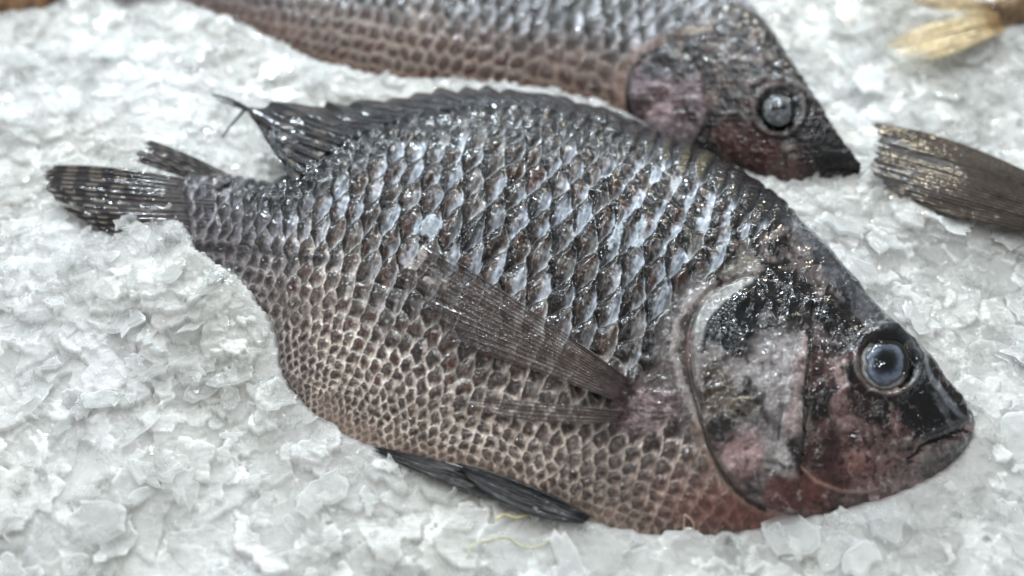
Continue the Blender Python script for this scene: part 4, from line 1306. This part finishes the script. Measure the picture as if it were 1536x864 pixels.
strand('fibre', [(1026, 812), (1026, 790), (1027, 773), (1034, 777), (1040, 786), (1041, 808)], [.003, .007, .010, .0095, .008, .003], .0002, (222, 190, 170), 'thin pale pink fibre standing in a loop on the ice under the belly', 'fibre')
strand('slime_thread', [(700, 838), (708, 818), (728, 812), (760, 806), (790, 822), (830, 812)], [.006, .0062, .0065, .0062, .006, .006], .0003, (222, 218, 182), 'pale yellow slime thread lying on the ice below the belly fin', 'slime')
strand('slime_thread', [(742, 780), (756, 772), (775, 776), (800, 770)], [.007, .0072, .007, .007], .0004, (226, 214, 160), 'short yellowish slime scrap beside the belly fin of the front fish', 'slime')

# ================================================================== LIGHT
w = bpy.data.worlds.new('World'); scn.world = w
w.use_nodes = True
nt = w.node_tree
bg = nt.nodes['Background']
bg.inputs[0].default_value = (0.95, 0.97, 1.0, 1)
bg.inputs[1].default_value = 0.36


def area(name, loc, look, sx, sy, power, col):
    l = bpy.data.lights.new(name, 'AREA'); l.shape = 'RECTANGLE'; l.size = sx; l.size_y = sy; l.energy = power; l.color = col
    o = bpy.data.objects.new(name, l); COL.objects.link(o)
    o.location = loc
    from mathutils import Vector
    o.rotation_euler = (Vector(look) - Vector(loc)).to_track_quat('-Z', 'Y').to_euler()
    return o


area('ceiling_lamp', (-0.25, 0.0, 1.25), (0, 0.02, 0), 1.4, .9, 1.9, (0.96, 0.98, 1.0))
area('ceiling_lamp', (0.60, 1.35, .72), (0.05, 0.05, 0), .09, .07, 2.4, (1.0, 0.88, 0.66))
for lx, ly, lz, p in ((-.10, 1.50, .80, 5.0), (-.60, 1.20, .62, 3.0), (.18, 1.60, .58, 4.5), (-.32, .95, .95, 2.0), (.25, 1.10, 1.0, 2.4), (-.95, .5, .75, 1.4), (.05, .45, 1.1, 1.2), (.45, .35, 1.1, 1.0)):   # cool spots farther along the hall
    area('ceiling_lamp', (lx, ly, lz), (0, .05, 0), .06, .035, p, (.80, .92, 1.0))
for ly, lz, p in ((-.45, 1.25, 1.3), (.10, 1.25, 1.4), (.55, 1.15, 1.5), (1.00, 1.0, 1.9), (1.45, .80, 2.2)):     # tube lamps in rows over the counter
    area('ceiling_lamp', (-.12, ly, lz), (-.12 * .5, .03, 0), 1.15, .012, p * 1.1, (.90, .96, 1.0) if ly > .3 else (1.0, .985, .96))

# ================================================================== CAMERA AND RENDER
cam = bpy.data.cameras.new('camera'); co = bpy.data.objects.new('camera', cam); COL.objects.link(co)
co.location = CAM.tolist()
co.rotation_euler = (math.pi / 2 - PITCH, 0, 0)
cam.sensor_width = 36.0
cam.lens = 36.0 * FPX / 1536.0
cam.clip_start = 0.01; cam.clip_end = 50
cam.dof.use_dof = True
cam.dof.focus_distance = 0.385
cam.dof.aperture_fstop = 4.4
scn.camera = co
scn.view_settings.view_transform = 'Standard'
scn.view_settings.look = 'None'
scn.view_settings.exposure = 0
scn.view_settings.gamma = 1
scn.cycles.use_denoising = True
scn.cycles.max_bounces = 10
scn.cycles.transmission_bounces = 8
scn.cycles.transparent_max_bounces = 12
scn.cycles.sample_clamp_indirect = 6.0
scn.cycles.caustics_reflective = False
scn.cycles.blur_glossy = 1.0
